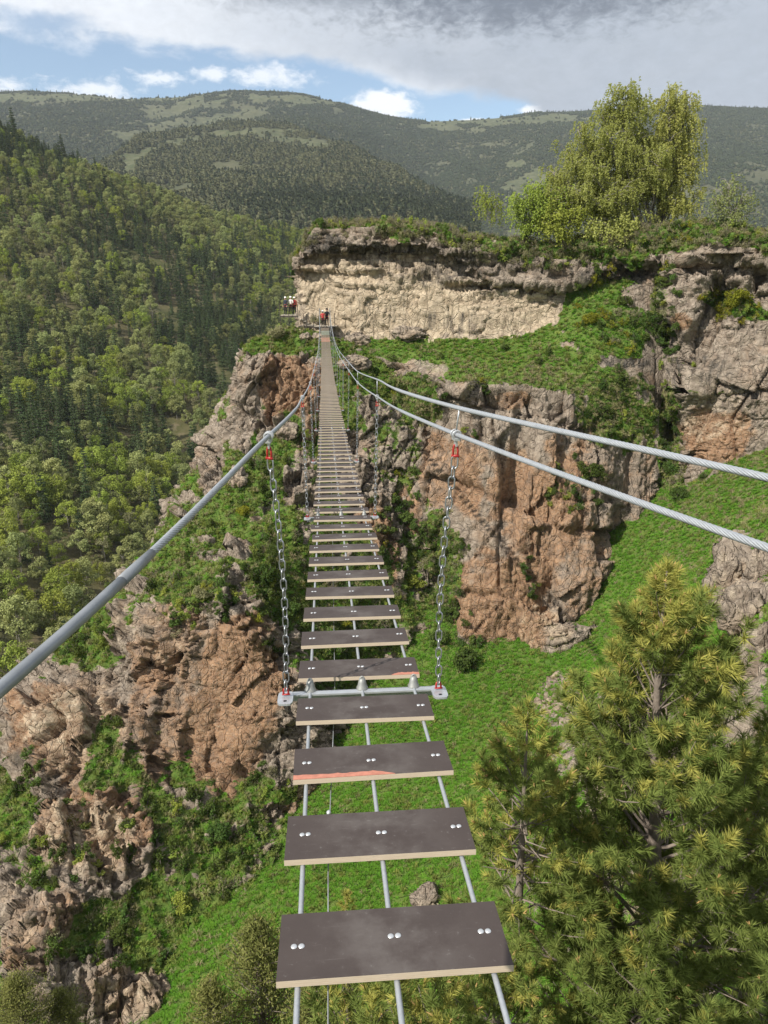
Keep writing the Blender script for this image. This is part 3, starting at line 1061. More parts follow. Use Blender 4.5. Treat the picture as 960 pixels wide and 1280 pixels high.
def forest_floor_mat(name, c1, c2, c3, sc):
    m, nt, out = mat_new(name)
    t = NT(nt)
    co = t.coord()
    n = t.noise(co, sc, 6, 0.6)
    n2 = t.noise(co, sc * 9, 4, 0.6)
    c = t.mix(t.sstep(0.35, 0.65, n), c1, c2)
    c = t.mix(t.math('MULTIPLY', t.sstep(0.5, 0.7, n2), 0.7), c, c3)
    mk = t.attr('meadow')
    me_ = t.mix(t.sstep(0.35, 0.65, n2), (0.060, 0.072, 0.034), (0.105, 0.106, 0.057))
    c = t.mix(t.sstep(0.4, 0.6, t.math('ADD', mk, t.math('MULTIPLY', t.math('SUBTRACT', n2, 0.5), 0.5))), c, me_)
    nt.links.new(t.principled(c, 0.95, 0, 0.1, t.bump(n2, 0.6, 1.0)), out.inputs[0])
    return m


m_floor = forest_floor_mat('forest_floor', (0.060, 0.066, 0.024), (0.105, 0.092, 0.045), (0.17, 0.135, 0.085), 0.03)
hill = link('hillside', grid_mesh('hillside', Hg, m_floor, dict(meadow=np.zeros(X.size)), True, grid_normals(Hg)[..., 2].mean() < 0))
tag(hill, kind='structure')

# ================================================================== hills behind
m_mtn = forest_floor_mat('mountain_turf', (0.060, 0.066, 0.036), (0.082, 0.084, 0.046), (0.11, 0.100, 0.060), 0.008)


def mountain(name, rows, nr, nc, seed, amp, meadow):
    net = np.array([[at(*c) for c in r] for r in rows])
    back = net[0] + np.array([0, 400, -160.0])
    g = loft(np.concatenate([back[None], net]), nr, nc, cap=500)
    n = grid_normals(g)
    fl = n[..., 2].mean() < 0
    q = g.reshape(-1, 3)
    f = fbm(q * 0.004, 5, 0.5, seed, True)
    crest = np.linspace(0, 1, nr)[:, None] * np.ones((1, nc))
    d = amp * f.reshape(nr, nc) * sstep(0.12, 0.4, crest)
    g = g.copy()
    g[..., 2] += d
    px, py, _ = project(g.reshape(-1, 3))
    w = 0.75 * fbm(q * 0.010, 5, 0.6, seed + 5)
    me_ = paint(px, py, meadow, w)
    o = link(name, grid_mesh(name, g, m_mtn, dict(meadow=me_), True, fl))
    tag(o, kind='structure')
    return g, me_.reshape(nr, nc), fl


xs_ = [-260, -150, 0, 75, 150, 200, 260, 310, 355, 400, 440, 490, 540, 590, 640, 690, 760, 850, 960, 1080, 1250]
sil = [130, 124, 120, 120, 126, 127, 122, 119, 120, 127, 138, 150, 156, 153, 148, 144, 142, 138, 140, 146, 150]
rows = [[(x, y, 3000 + 0.15 * abs(x - 480)) for x, y in zip(xs_, sil)],
        [(x, y + 22, 2700) for x, y in zip(xs_, sil)],
        [(x, y + 50 - 4 * math.sin(x * .02), 2350 + 60 * math.sin(x * .013)) for x, y in zip(xs_, sil)],
        [(x, y + 90, 1950 + 120 * math.sin(x * .011 + 1)) for x, y in zip(xs_, sil)],
        [(x, y + 150, 1600 + 120 * math.sin(x * .009 + 2)) for x, y in zip(xs_, sil)],
        [(x, y + 260, 1250) for x, y in zip(xs_, sil)]]
M2, M2m, M2f = mountain('mountain', rows, 200, 420, 91, 16,
                        [(100, 122, 300, 5, 0, .7), (350, 124, 90, 5, 3, .6), (600, 152, 80, 6, -2, .65), (560, 160, 50, 5, 5, .5), (700, 148, 50, 5, 0, .8), (250, 152, 90, 10, -8, .5), (330, 158, 60, 8, 5, .6), (655, 228, 26, 13, -20, .8), (640, 205, 12, 6, 0, .7),
                         (215, 140, 60, 8, -10, .5), (160, 172, 40, 6, 20, .5)])
rows = [[(105, 232, 1250), (150, 198, 1450), (170, 186, 1550), (200, 176, 1650), (240, 170, 1750), (300, 163, 1850), (350, 166, 1850), (400, 178, 1750), (450, 200, 1600), (500, 226, 1400), (540, 250, 1250), (600, 275, 1150)],
        [(110, 245, 1150), (155, 215, 1350), (180, 205, 1400), (210, 198, 1450), (250, 193, 1500), (300, 188, 1550), (350, 190, 1550), (400, 200, 1450), (450, 220, 1350), (500, 243, 1250), (540, 262, 1150), (600, 285, 1080)],
        [(120, 262, 1000), (160, 248, 1100), (190, 242, 1120), (220, 238, 1150), (260, 235, 1150), (300, 235, 1150), (350, 238, 1150), (400, 245, 1100), (450, 255, 1080), (500, 266, 1050), (540, 278, 1000), (600, 295, 1000)],
        [(130, 300, 850), (170, 300, 850), (200, 300, 850), (230, 300, 850), (270, 300, 850), (310, 300, 850), (350, 300, 850), (400, 300, 850), (450, 300, 850), (500, 300, 850), (540, 305, 850), (600, 315, 850)],
        [(130, 380, 800), (170, 380, 800), (200, 380, 800), (230, 380, 800), (270, 380, 800), (310, 380, 800), (350, 380, 800), (400, 380, 800), (450, 380, 800), (500, 380, 800), (540, 380, 800), (600, 380, 800)]]
M1, M1m, M1f = mountain('hill', rows, 160, 260, 95, 9,
                        [(300, 166, 80, 6, -3, .8), (180, 190, 26, 7, -35, .9), (230, 174, 40, 5, -10, .8), (350, 172, 50, 5, 5, .6), (160, 205, 10, 12, 20, .8), (390, 180, 30, 4, 10, .6)])

# ================================================================== the air between here and the mountains
hz = MB()
hz.box((0, 1780, 420), (6400, 3640, 1200))
mh, nth, outh = mat_new('air')
pv = nth.nodes.new('ShaderNodeVolumePrincipled')
pv.inputs['Color'].default_value = (0.74, 0.82, 0.92, 1)
pv.inputs['Density'].default_value = 0.00007
nth.links.new(pv.outputs[0], outh.inputs['Volume'])
haze = link('haze', hz.mesh('haze', [mh]))
tag(haze, 'thin blue haze between the gully and the far mountain', None, None, 'stuff')
# ================================================================== plant materials
M_birch = leaf_mat('birch_leaves', (0.19, 0.22, 0.080), (0.345, 0.365, 0.150), 0.35, 0.30, 0.5)
M_birch2 = leaf_mat('young_birch_leaves', (0.19, 0.245, 0.042), (0.36, 0.41, 0.09), 0.4, 0.25, 0.8)
M_weep = leaf_mat('weeping_birch_leaves', (0.32, 0.34, 0.085), (0.54, 0.54, 0.18), 0.5, 0.15, 0.9)
M_con = leaf_mat('conifer_needles', (0.046, 0.076, 0.036), (0.105, 0.135, 0.058), 0.15, 0.30, 0.5)
M_olive = leaf_mat('bare_twigs', (0.16, 0.155, 0.080), (0.27, 0.25, 0.14), 0.2, 0.25, 0.6)
M_bush = leaf_mat('bush_leaves', (0.050, 0.092, 0.022), (0.118, 0.165, 0.044), 0.35, 0.35, 2.0)
M_bushy = leaf_mat('yellow_bush_leaves', (0.12, 0.14, 0.02), (0.32, 0.30, 0.035), 0.35, 0.25, 2.0)
M_grass = leaf_mat('grass_blades', (0.078, 0.200, 0.020), (0.160, 0.310, 0.040), 0.35, 0.13, 0.35)
M_grass2 = leaf_mat('pale_grass_blades', (0.13, 0.195, 0.036), (0.28, 0.31, 0.09), 0.35, 0.30, 0.5)
M_straw = leaf_mat('straw_grass_blades', (0.20, 0.18, 0.085), (0.38, 0.34, 0.19), 0.3, 0.25, 0.8)
M_far = leaf_mat('far_forest_leaves', (0.050, 0.064, 0.034), (0.072, 0.086, 0.046), 0.1, 0.15, 0.01)
M_far2 = leaf_mat('far_spring_leaves', (0.092, 0.098, 0.050), (0.135, 0.135, 0.072), 0.15, 0.15, 0.02)
M_bark = simple_mat('bark', (0.13, 0.11, 0.09), 0.9, var=0.5, scale=8, bump=0.4)
M_bbark = simple_mat('birch_bark', (0.22, 0.20, 0.175), 0.85, var=0.5, scale=3, bump=0.2)
M_pbark = simple_mat('pine_bark', (0.20, 0.165, 0.135), 0.9, var=0.5, scale=25, bump=0.6)


# ------------------------------------------------------------------ forest tree shapes
def broadleaf(h, rad, nclump, nq, leaf, seed, lift=0.22):
    r = np.random.default_rng(seed)
    C, Nn = [], []
    for k in range(nclump):
        t_ = r.random() ** 0.8
        z = h * (lift + (1 - lift) * t_)
        prof = math.sin(math.pi * min(1, 0.16 + 0.80 * t_)) ** 0.8
        R = rad * prof * (0.35 + 0.65 * r.random() ** 0.5)
        a = r.uniform(0, 2 * math.pi)
        c = np.array([R * math.cos(a), R * math.sin(a), z])
        cr_ = rad * r.uniform(0.22, 0.42)
        n = max(8, int(nq / nclump))
        dd = r.normal(size=(n, 3))
        dd /= np.linalg.norm(dd, axis=1)[:, None]
        p = c + dd * np.array([1, 1, 0.85]) * cr_ * (r.random((n, 1)) ** 0.4)
        C.append(p)
        Nn.append(dd + 0.35 * c / np.linalg.norm(c) + np.array([0, 0, .25]))
    C = np.concatenate(C)
    Nn = np.concatenate(Nn)
    Nn /= np.linalg.norm(Nn, axis=1)[:, None]
    cm = MB()
    cm.add(*quads(C, leaf, Nn, 0.55, 1.3, r))
    tm = MB()
    p0 = [np.array([0.05 * h * r.normal() * s * .4, 0.05 * h * r.normal() * s * .4, h * s * 0.9]) for s in (0, .3, .6, 1)]
    p0[0] = np.array([0, 0, -0.8])
    tm.tube(p0, [h * .014, h * .011, h * .007, h * .002], 5)
    for k in range(6):
        s = r.uniform(.3, .75)
        a = r.uniform(0, 6.28)
        b = np.array([0, 0, h * s])
        e = b + np.array([math.cos(a) * rad * .7, math.sin(a) * rad * .7, h * .15])
        tm.tube([b, (b + e) / 2 + [0, 0, .1 * h * .3], e], [h * .006, h * .004, h * .0015], 4, caps=False)
    return cm, tm


def conifer(h, rad, nl, nq, leaf, seed, lift=0.12, ragged=0.35):
    r = np.random.default_rng(seed)
    C, Nn = [], []
    tot = 0
    tm = MB()
    tm.tube([[0, 0, -0.8], [0, 0, h * .5], [0, 0, h * .97]], [h * .016, h * .010, h * .002], 5)
    for k in range(nl):
        t_ = (k + r.random() * .5) / nl
        z = h * (lift + (1 - lift) * t_)
        R = rad * (1 - t_) ** 0.75 * (1 - ragged * r.random()) + 0.15
        nb = r.integers(4, 8)
        for b in range(nb):
            a = r.uniform(0, 2 * math.pi)
            Rb = R * (1 - ragged * r.random())
            n = max(4, int(nq / nl / nb))
            s = r.random(n) ** 0.6
            w = 0.30 * Rb
            p = np.stack([math.cos(a) * Rb * s, math.sin(a) * Rb * s, z - 0.18 * Rb * s + 0.15 * Rb * s * s], 1) + r.normal(size=(n, 3)) * np.array([w, w, w * .45]) * (0.4 + 0.6 * (1 - s))[:, None]
            C.append(p)
            nn = np.stack([np.full(n, math.cos(a)) * .6, np.full(n, math.sin(a)) * .6, np.ones(n)], 1)
            Nn.append(nn / np.linalg.norm(nn, axis=1)[:, None])
            if b % 2 == 0:
                tm.tube([[0, 0, z], [math.cos(a) * Rb * .8, math.sin(a) * Rb * .8, z - .12 * Rb]], [h * .004, h * .001], 3, caps=False)
    cm = MB()
    cm.add(*quads(np.concatenate(C), leaf, np.concatenate(Nn), 0.4, 1.2, r))
    return cm, tm


def join_mb(cm, tm, name, mats):
    j = MB()
    for v, (f, m_) in zip(cm.v, cm.f):
        pass
    off = 0
    j.v = cm.v + tm.v
    j.f = [(f, 0) for f, _ in cm.f] + [(f + cm.n, 1) for f, _ in tm.f]
    j.n = cm.n + tm.n
    return j.mesh(name, mats)


KINDS = []      # (name, crown mesh, trunk mesh, joined mesh)
for k in range(4):
    hh = (10.5, 12.5, 9, 11.5)[k]
    cm, tm = broadleaf(hh, hh * (.32, .30, .38, .35)[k], (24, 30, 26, 32)[k], 2400, .44, 100 + k)
    KINDS.append(('broadleaf', cm.mesh('crown', [M_birch if k < 3 else M_birch2]), tm.mesh('trunk', [M_bbark]), join_mb(cm, tm, 'broadleaf_tree', [M_birch if k < 3 else M_birch2, M_bbark])))
for k in range(3):
    hh = (15, 13, 16.5)[k]
    cm, tm = conifer(hh, hh * (.20, .23, .17)[k], (15, 12, 17)[k], 1900, .50, 200 + k)
    KINDS.append(('conifer', cm.mesh('crown', [M_con]), tm.mesh('trunk', [M_bark]), join_mb(cm, tm, 'conifer_tree', [M_con, M_bark])))
for k in range(2):
    cm, tm = broadleaf((7.5, 9)[k], (2.6, 2.4)[k], 18, 900, .34, 300 + k, 0.15)
    KINDS.append(('twiggy', cm.mesh('crown', [M_olive]), tm.mesh('trunk', [M_bbark]), join_mb(cm, tm, 'twiggy_tree', [M_olive, M_bbark])))

# ------------------------------------------------------------------ where the trees of the valley side stand
sp = 4.5
gx, gy = np.meshgrid(np.arange(-470, 140, sp), np.arange(86, 830, sp))
gx = gx.ravel() + rng.uniform(-.48, .48, gx.size) * sp
gy = gy.ravel() + rng.uniform(-.48, .48, gy.size) * sp
gz = Hf(gx, gy) + 5 * 0
P3 = np.stack([gx, gy, gz], 1)
hbq = fbm(np.stack([gx, gy, 0 * gx], 1) * 0.012, 4, 0.5, 81)
P3[:, 2] += hbq * 5 * sstep(90, 200, gy) - 0.2
px, py, dep = project(P3)
n1 = fbm(P3 * np.array([.018, .018, 0]), 4, 0.55, 111)
n2 = fbm(P3 * np.array([.035, .035, 0]), 3, 0.55, 115)
con = paint(px, py, [(35, 180, 40, 40, 0, .7), (75, 215, 30, 30, 0, .5), (200, 330, 120, 34, 25, .6), (270, 420, 110, 48, 25, .8), (300, 480, 70, 50, 0, .8), (80, 560, 90, 40, 20, .55), (90, 470, 60, 30, 0, .35), (20, 470, 40, 60, 0, .45),
                     (330, 330, 50, 40, 0, .45), (220, 560, 50, 30, 0, .4), (140, 380, 40, 30, 0, .35)], 0.35 * n2)
pale = paint(px, py, [(120, 630, 120, 40, 0, .5), (60, 300, 80, 60, 0, -.2), (200, 260, 120, 40, 25, -.35), (60, 700, 80, 60, 0, .3), (180, 500, 60, 30, 0, .4)], 0.3 * n1)
gap = (n2 + 0.5 * n1 > 0.62 + .5 * (dep < 230)) | (rng.random(len(P3)) < 0.10)
gap |= (paint(px, py, [(318, 520, 26, 16, 40, 1), (205, 478, 40, 7, 25, 1), (270, 470, 20, 6, 20, 1), (190, 330, 60, 6, 15, .8)], .4 * n2) > .5)
keep = in_frame(P3, 50) & ~gap & (py > 100)
P3, px, py, dep, con, pale, n1, n2 = [a[keep] for a in (P3, px, py, dep, con, pale, n1, n2)]
u = rng.random(len(P3))
isc = u < np.clip(0.10 + con + 0.25 * (n1 > .35), 0, .92)
u2 = rng.random(len(P3))
ist = (~isc) & (u2 < 0.13 - pale * .2 + .3 * (n2 < -.45))
kind = np.where(isc, 4 + rng.integers(0, 3, len(P3)), np.where(ist, 7 + rng.integers(0, 2, len(P3)), np.where(rng.random(len(P3)) < .25 + pale * .6, 3, rng.integers(0, 3, len(P3)))))
scl = rng.uniform(.5, 1.05, len(P3))
scl = np.where(dep < 190, scl * .86, scl)
rz = rng.uniform(0, 6.28, len(P3))
# which stand in view (not hidden behind the spur): the 300 largest become things of their own
pS_x, pS_y, pS_d = project(Sg.reshape(-1, 3))
hid = np.zeros(len(P3), bool)
edge_x = np.array([-100, 0, 30, 60, 120, 195, 248, 292, 303, 345, 385])
edge_y = np.array([1000, 880, 850, 810, 760, 690, 590, 540, 452, 412, 320])
hid = (py > np.interp(px, edge_x, edge_y) + 25) & (px < 385) | (px > 385) & (py > 300)
order = np.argsort(dep + 1e5 * hid + 1e5 * ((px < -10) | (py > 900)))
single = np.zeros(len(P3), bool)
single[order[:296]] = True

TREE_LABEL = {
    'broadleaf': ('fresh green leafy tree among the woods low on the left valley side', 'leafy trees low on the valley side', 'broadleaf_tree'),
    'conifer': ('dark green conifer among the woods low on the left valley side', 'conifers low on the valley side', 'conifer_tree'),
    'twiggy': ('brownish barely leafed tree among the woods low on the left valley side', 'bare trees low on the valley side', 'twiggy_tree'),
}


def forest_tree(k, loc, s, a, label, group, nm):
    kd, cme, tme, jme = KINDS[k]
    r = empty(nm, loc)
    r.scale = (s, s, s)
    r.rotation_euler = (0, 0, a)
    tag(r, label, 'tree', group)
    link('trunk', tme, r)
    link('crown', cme, r)
    return r


for i in np.nonzero(single)[0]:
    lb, grp, nm = TREE_LABEL[KINDS[kind[i]][0]]
    forest_tree(kind[i], P3[i], scl[i], rz[i], lb, grp, nm)
# the ridge-line conifers that stand out
for (x, y, Yy, k, s, lb) in [(18, 176, 590, 4, 1.65, 'tall dark conifer standing highest on the left ridge against the far mountain'),
                             (22, 200, 570, 6, 1.3, 'dark conifer just below the tallest ridge conifer'),
                             (80, 212, 610, 4, 1.5, 'wide dark conifer on the left ridge right of the tallest one'),
                             (50, 204, 600, 5, 1.1, 'small dark conifer on the ridge between two larger ones')]:
    p = at(x, y, Yy)
    gz_ = float(Hf(np.array([p[0]]), np.array([p[1]]))[0])
    forest_tree(k, (p[0], p[1], gz_ - .5), s, .4, lb, 'conifers on the left ridge', 'conifer_tree')
rest = ~single
protos = [proto('forest_proto', K_[3]) for K_ in KINDS]
scatter('forest', P3[rest], scl[rest], np.stack([0 * rz[rest], 0 * rz[rest], rz[rest]], 1), kind[rest], protos, 'mixed birch and conifer woods covering the left valley side')


# ------------------------------------------------------------------ far woods
def lump(n, w, h, leaf, seed, pointed=False):
    r = np.random.default_rng(seed)
    d_ = r.normal(size=(n, 3))
    d_ /= np.linalg.norm(d_, axis=1)[:, None]
    z = .5 + .5 * d_[:, 2]
    k = (1 - z) ** .7 if pointed else 1
    p = np.stack([d_[:, 0] * w * k, d_[:, 1] * w * k, z * h], 1) * r.uniform(.75, 1.05, (n, 1))
    m_ = MB()
    m_.add(*quads(p, leaf, d_ + np.array([0, 0, .5]), .75, 1.5, r))
    return m_


far_p = [proto('far_proto', lump(90, 5.4, 7, 3.0, 401).mesh('far_tree', [M_far])), proto('far_proto', lump(70, 4.6, 8, 3.0, 402).mesh('far_tree', [M_far2])),
         proto('far_proto', lump(70, 3.4, 13, 2.6, 403, True).mesh('far_tree', [M_far]))]


def mountain_woods(name, g, med, fl, dens, seed, mixf, smin, smax):
    q = g.reshape(-1, 3)
    px, py, _ = project(q)
    n = fbm(q * .006, 4, .6, seed).reshape(g.shape[:2])
    w = (1 - sstep(.25, .5, med)) * sstep(-.75, -.35, n) + .03
    p, nn = sample_surface(g, w, dens, fl)
    px, py, _ = project(p)
    f = mixf(p, px, py)
    u_ = rng.random(len(p))
    idx = np.where(u_ < f[0], 1, np.where(u_ < f[0] + f[1], 2, 0))
    s = rng.uniform(smin, smax, len(p))
    rot = np.stack([0 * s, 0 * s, rng.uniform(0, 6.28, len(p))], 1)
    return scatter(name, p - [0, 0, .5], s, rot, idx, far_p, None)


wood = mountain_woods('far_woods', M2, M2m, M2f, 1 / 42., 501, lambda p, x, y: (np.clip(.10 + .25 * fbm(p * .004, 3, .5, 520), 0, 1), np.full(len(p), .12)), .5, .95)
wood['label'] = 'dark woods covering the far mountain'
wood = mountain_woods('hill_woods', M1, M1m, M1f, 1 / 30., 503,
                      lambda p, x, y: (np.clip(.85 - .6 * sstep(225, 250, y) * sstep(260, 340, x), 0, 1), .15 + .6 * sstep(225, 250, y) * sstep(260, 340, x)), .55, .95)
wood['label'] = 'brownish spring woods covering the nearer hill'
# the little clump of trees on the skyline
p = at(664, 145, 2900)
o = link('skyline_tree', join_mb(lump(120, 22, 15, 4, 404), MB(), 'skyline_tree', [M_far]) if False else lump(160, 24, 14, 4, 404).mesh('skyline_tree', [M_far]))
o.location = p - np.array([0, 0, 8])
tag(o, 'small dark clump of trees on the bare mountain skyline', 'tree clump')

# ------------------------------------------------------------------ grass, herbs and bushes on the cliffs
def tuft(nb, h, r0, w, seed, droop=.5):
    r = np.random.default_rng(seed)
    m_ = MB()
    a = r.uniform(0, 6.28, nb)
    b = np.stack([np.cos(a), np.sin(a), 0 * a], 1)
    base = b * (r0 * .35 * r.random((nb, 1)))
    L = h * r.uniform(.6, 1.15, (nb, 1))
    out = r0 * r.uniform(.4, 1.2, (nb, 1))
    mid = base + b * out * .45 + np.array([0, 0, 1]) * L * .65
    tip = base + b * out * 1.1 + np.array([0, 0, 1]) * L * (1 - droop * r.random((nb, 1)))
    s = np.stack([-np.sin(a), np.cos(a), 0 * a], 1) * w * .5
    v = np.stack([base - s, base + s, mid + s * .8, mid - s * .8, tip], 1).reshape(-1, 3)
    i = np.arange(nb)[:, None] * 5
    m_.add(v, i + np.array([[0, 1, 2, 3]]))
    m_.f.append((i + np.array([[3, 2, 4]]), 0))
    return m_


def shrub(h, rad, ncl, nq, leaf, seed):
    r = np.random.default_rng(seed)
    C, Nn = [], []
    for k in range(ncl):
        a = r.uniform(0, 6.28)
        R = rad * math.sqrt(r.random()) * .8
        z = h * r.uniform(.15, .8) * (1 - .4 * R / rad)
        c = np.array([R * math.cos(a), R * math.sin(a), z])
        n = nq // ncl
        dd = r.normal(size=(n, 3))
        dd /= np.linalg.norm(dd, axis=1)[:, None]
        C.append(c + dd * rad * r.uniform(.2, .42) * r.random((n, 1)) ** .4)
        Nn.append(dd + [0, 0, .5])
    Nn = np.concatenate(Nn)
    Nn /= np.linalg.norm(Nn, axis=1)[:, None]
    cm = MB()
    cm.add(*quads(np.concatenate(C), leaf, Nn, .5, 1.2, r))
    st = MB()
    for k in range(7):
        a = r.uniform(0, 6.28)
        e = np.array([math.cos(a) * rad * .6, math.sin(a) * rad * .6, h * .7])
        st.tube([[0, 0, -.15], e * .5 + [0, 0, .1 * h], e], [.025 * h, .016 * h, .006 * h], 4, caps=False)
    return cm, st


gp = [proto('tuft', tuft(28, .18, .17, .034, 1).mesh('tuft', [M_grass])), proto('tuft', tuft(30, .14, .20, .036, 2).mesh('tuft', [M_grass])),
      proto('tuft', tuft(26, .34, .22, .032, 3, .8).mesh('tuft', [M_grass2])), proto('tuft', tuft(24, .36, .26, .028, 4, 1.3).mesh('tuft', [M_straw]))]
sh_m = []
for k, (mt, leaf) in enumerate([(M_bush, .10), (M_bush, .12), (M_birch2, .09), (M_bushy, .08), (M_olive, .07)]):
    cm, st = shrub(.8, .55, 11, 480, leaf, 600 + k)
    sh_m.append(proto('shrub_proto', join_mb(cm, st, 'shrub', [mt, M_bark])))


def cover(name, g, wgt, flip, dens, mixfn, protos_, smin, smax, label, seed=0, up=.55, sink=.0):
    p, nn = sample_surface(g, wgt, dens, flip)
    px, py, dep = project(p)
    idx = mixfn(p, px, py, nn)
    s = rng.uniform(smin, smax, len(p))
    d_ = nn * (1 - up) + np.array([0, 0, 1]) * up
    d_ /= np.linalg.norm(d_, axis=1)[:, None]
    rx = -np.arcsin(np.clip(d_[:, 1], -1, 1))
    ry = np.arctan2(d_[:, 0], d_[:, 2])
    rot = np.stack([rx, ry, 0 * rx], 1)
    # spin is given by mirrored scale so that tufts differ
    sx = s * rng.choice([-1, 1], len(p)) * rng.uniform(.8, 1.2, len(p))
    sc3 = np.stack([sx, s * rng.choice([-1, 1], len(p)), s * rng.uniform(.7, 1.3, len(p))], 1)
    return scatter(name, p - nn * sink, sc3, rot, idx, protos_, label)


def pick(weights_fn):
    def f(p, px, py, nn):
        W = np.stack(weights_fn(p, px, py, nn), 1)
        W = np.clip(W, 0, None)
        c = np.cumsum(W, 1) / W.sum(1, keepdims=True)
        return (rng.random((len(p), 1)) > c).sum(1).clip(0, W.shape[1] - 1)
    return f


one = lambda p: np.ones(len(p))
# gully floor
gw = G_att['grass'].reshape(Gg.shape[:2]) * (sstep(9, 14, Gg[..., 1]))
cover('grass', Gg, gw, G_flip, 24.0, pick(lambda p, x, y, n: [one(p), one(p), .35 + .5 * fbm(p * .25, 3, .5, 131), .05 + .28 * sstep(760, 640, y) * sstep(800, 860, x) + .12 * (fbm(p * .6, 3, .5, 132) > .5)]),
      gp, .5, 1.1, 'lush green grass covering the floor of the gully')
# spur
sw = sstep(.45, .8, S_att['grass'].reshape(Sg.shape[:2]))
cover('spur_grass', Sg, sw, S_flip, 11.0, pick(lambda p, x, y, n: [.45 * one(p), .35 * one(p), 1.0 + .8 * fbm(p * .3, 3, .5, 133), .40 + .6 * fbm(p * .5, 3, .5, 134)]), gp, .55, 1.3,
      'tufted grass growing over the rocky spur')
aw = sstep(.45, .8, A_att['grass'].reshape(A.shape[:2]))
rimw = ((A_row > 1.2) & (A_row < 3.6)).astype(float)
cover('cliff_grass', A, np.clip(aw * (A_row > 1.0), 0, 1), A_flip, 15,
      pick(lambda p, x, y, n: [1.1 * sstep(470, 430, y) + .35, .7 * sstep(470, 430, y) + .2, .7 * one(p), .15 + 2.2 * sstep(435, 480, y) * (.6 + fbm(p * .4, 3, .5, 136)) + 1.6 * sstep(340, 310, y)]),
      gp, .5, 1.15, 'green and straw coloured grass on the ledges of the cliff')
# low bushes and herbs
bS = paint(px := project(Sg)[0].ravel(), py := project(Sg)[1].ravel(), [
    (430, 760, 70, 70, 0, 1), (350, 730, 45, 70, 0, .8), (240, 745, 60, 40, 0, .5), (480, 690, 30, 60, 0, .8), (330, 600, 40, 30, 0, .35), (215, 1040, 70, 50, 0, .5), (270, 1070, 40, 40, 0, .6),
    (150, 1180, 90, 40, 0, .3), (110, 800, 60, 30, -20, .35), (430, 850, 40, 60, 0, .7), (330, 980, 40, 20, 0, .5), (40, 1000, 60, 60, 0, .3), (60, 1090, 60, 50, 0, .3), (395, 560, 20, 60, 0, .5)], .3 * fbm(Sg.reshape(-1, 3) * .5, 3, .5, 140)).reshape(Sg.shape[:2])
cover('undergrowth', Sg, np.clip(bS, 0, 1) * .8 + .04 * sw, S_flip, 1.4, pick(lambda p, x, y, n: [one(p), .9 * one(p), .35 * one(p), .10 + .2 * (fbm(p * .7, 2, .5, 141) > .5), .25 * one(p)]), sh_m, .5, 1.25,
      'low green bushes and herbs growing over the rocky spur', up=.4)
bA = paint(px := project(A)[0].ravel(), py := project(A)[1].ravel(), [
    (540, 740, 40, 90, 10, 1), (505, 640, 28, 80, -10, .7), (575, 820, 30, 25, 0, 1), (715, 605, 34, 34, 20, .9), (838, 580, 13, 80, 0, .8), (765, 405, 50, 34, 25, .6), (750, 450, 70, 16, 0, .3), (830, 400, 14, 70, 0, .9),
    (920, 383, 40, 18, 20, .9), (660, 720, 10, 30, 0, .6), (590, 545, 14, 24, 0, .5), (790, 500, 40, 40, 0, .45), (900, 600, 60, 10, 0, .5), (470, 480, 30, 40, 0, .4), (560, 480, 60, 12, 0, .3), (745, 345, 20, 20, 0, .6)],
    .3 * fbm(A.reshape(-1, 3) * .5, 3, .5, 142)).reshape(A.shape[:2])
cover('ledge_undergrowth', A, np.clip(bA, 0, 1) + .03 * aw * (A_row > 6.8), A_flip, 1.4,
      pick(lambda p, x, y, n: [one(p), .8 * one(p), .4 * one(p), .10 + 5 * (paint(x, y, [(920, 383, 60, 26, 20, 1), (740, 398, 40, 20, 0, .6), (770, 430, 40, 20, 0, .4)], 0 * x) > .3), .3 * one(p)]), sh_m, .5, 1.2,
      'low green bushes growing in the cracks and ledges of the cliff', up=.35)
# the shaggy rim of the plateau
rw = ((A_row > .9) & (A_row < 3.55)) * (1 - .75 * (project(A)[0] < 470) * (A_row > 3.1))
cover('rim_undergrowth', A, rw * 1.0, A_flip, 1.5, pick(lambda p, x, y, n: [.25 + .4 * (x > 600), .2 * one(p), .35 + .5 * ((x > 470) & (x < 560)) + .3 * (x > 620), .25 * (x > 700) + .02, 2.6 * one(p)]), sh_m, .6, 1.25,
      'shaggy olive shrubs and dry grass along the plateau rim', up=.8)
# ================================================================== surface look-up: the spot a photo pixel shows
_SV = np.concatenate([A.reshape(-1, 3), Sg.reshape(-1, 3), Gg.reshape(-1, 3)])
_sx, _sy, _sd = project(_SV)
_ok = (_sx > -80) & (_sx < 1040) & (_sy > 200) & (_sy < 1350) & (_sd > 2)
_SV, _sx, _sy, _sd = _SV[_ok], _sx[_ok], _sy[_ok], _sd[_ok]


def spot(px, py, r=4):
    m_ = (np.abs(_sx - px) < r) & (np.abs(_sy - py) < r)
    if not m_.any():
        return spot(px, py, r * 2)
    k = np.nonzero(m_)[0]
    return _SV[k[np.argmin(_sd[k])]]


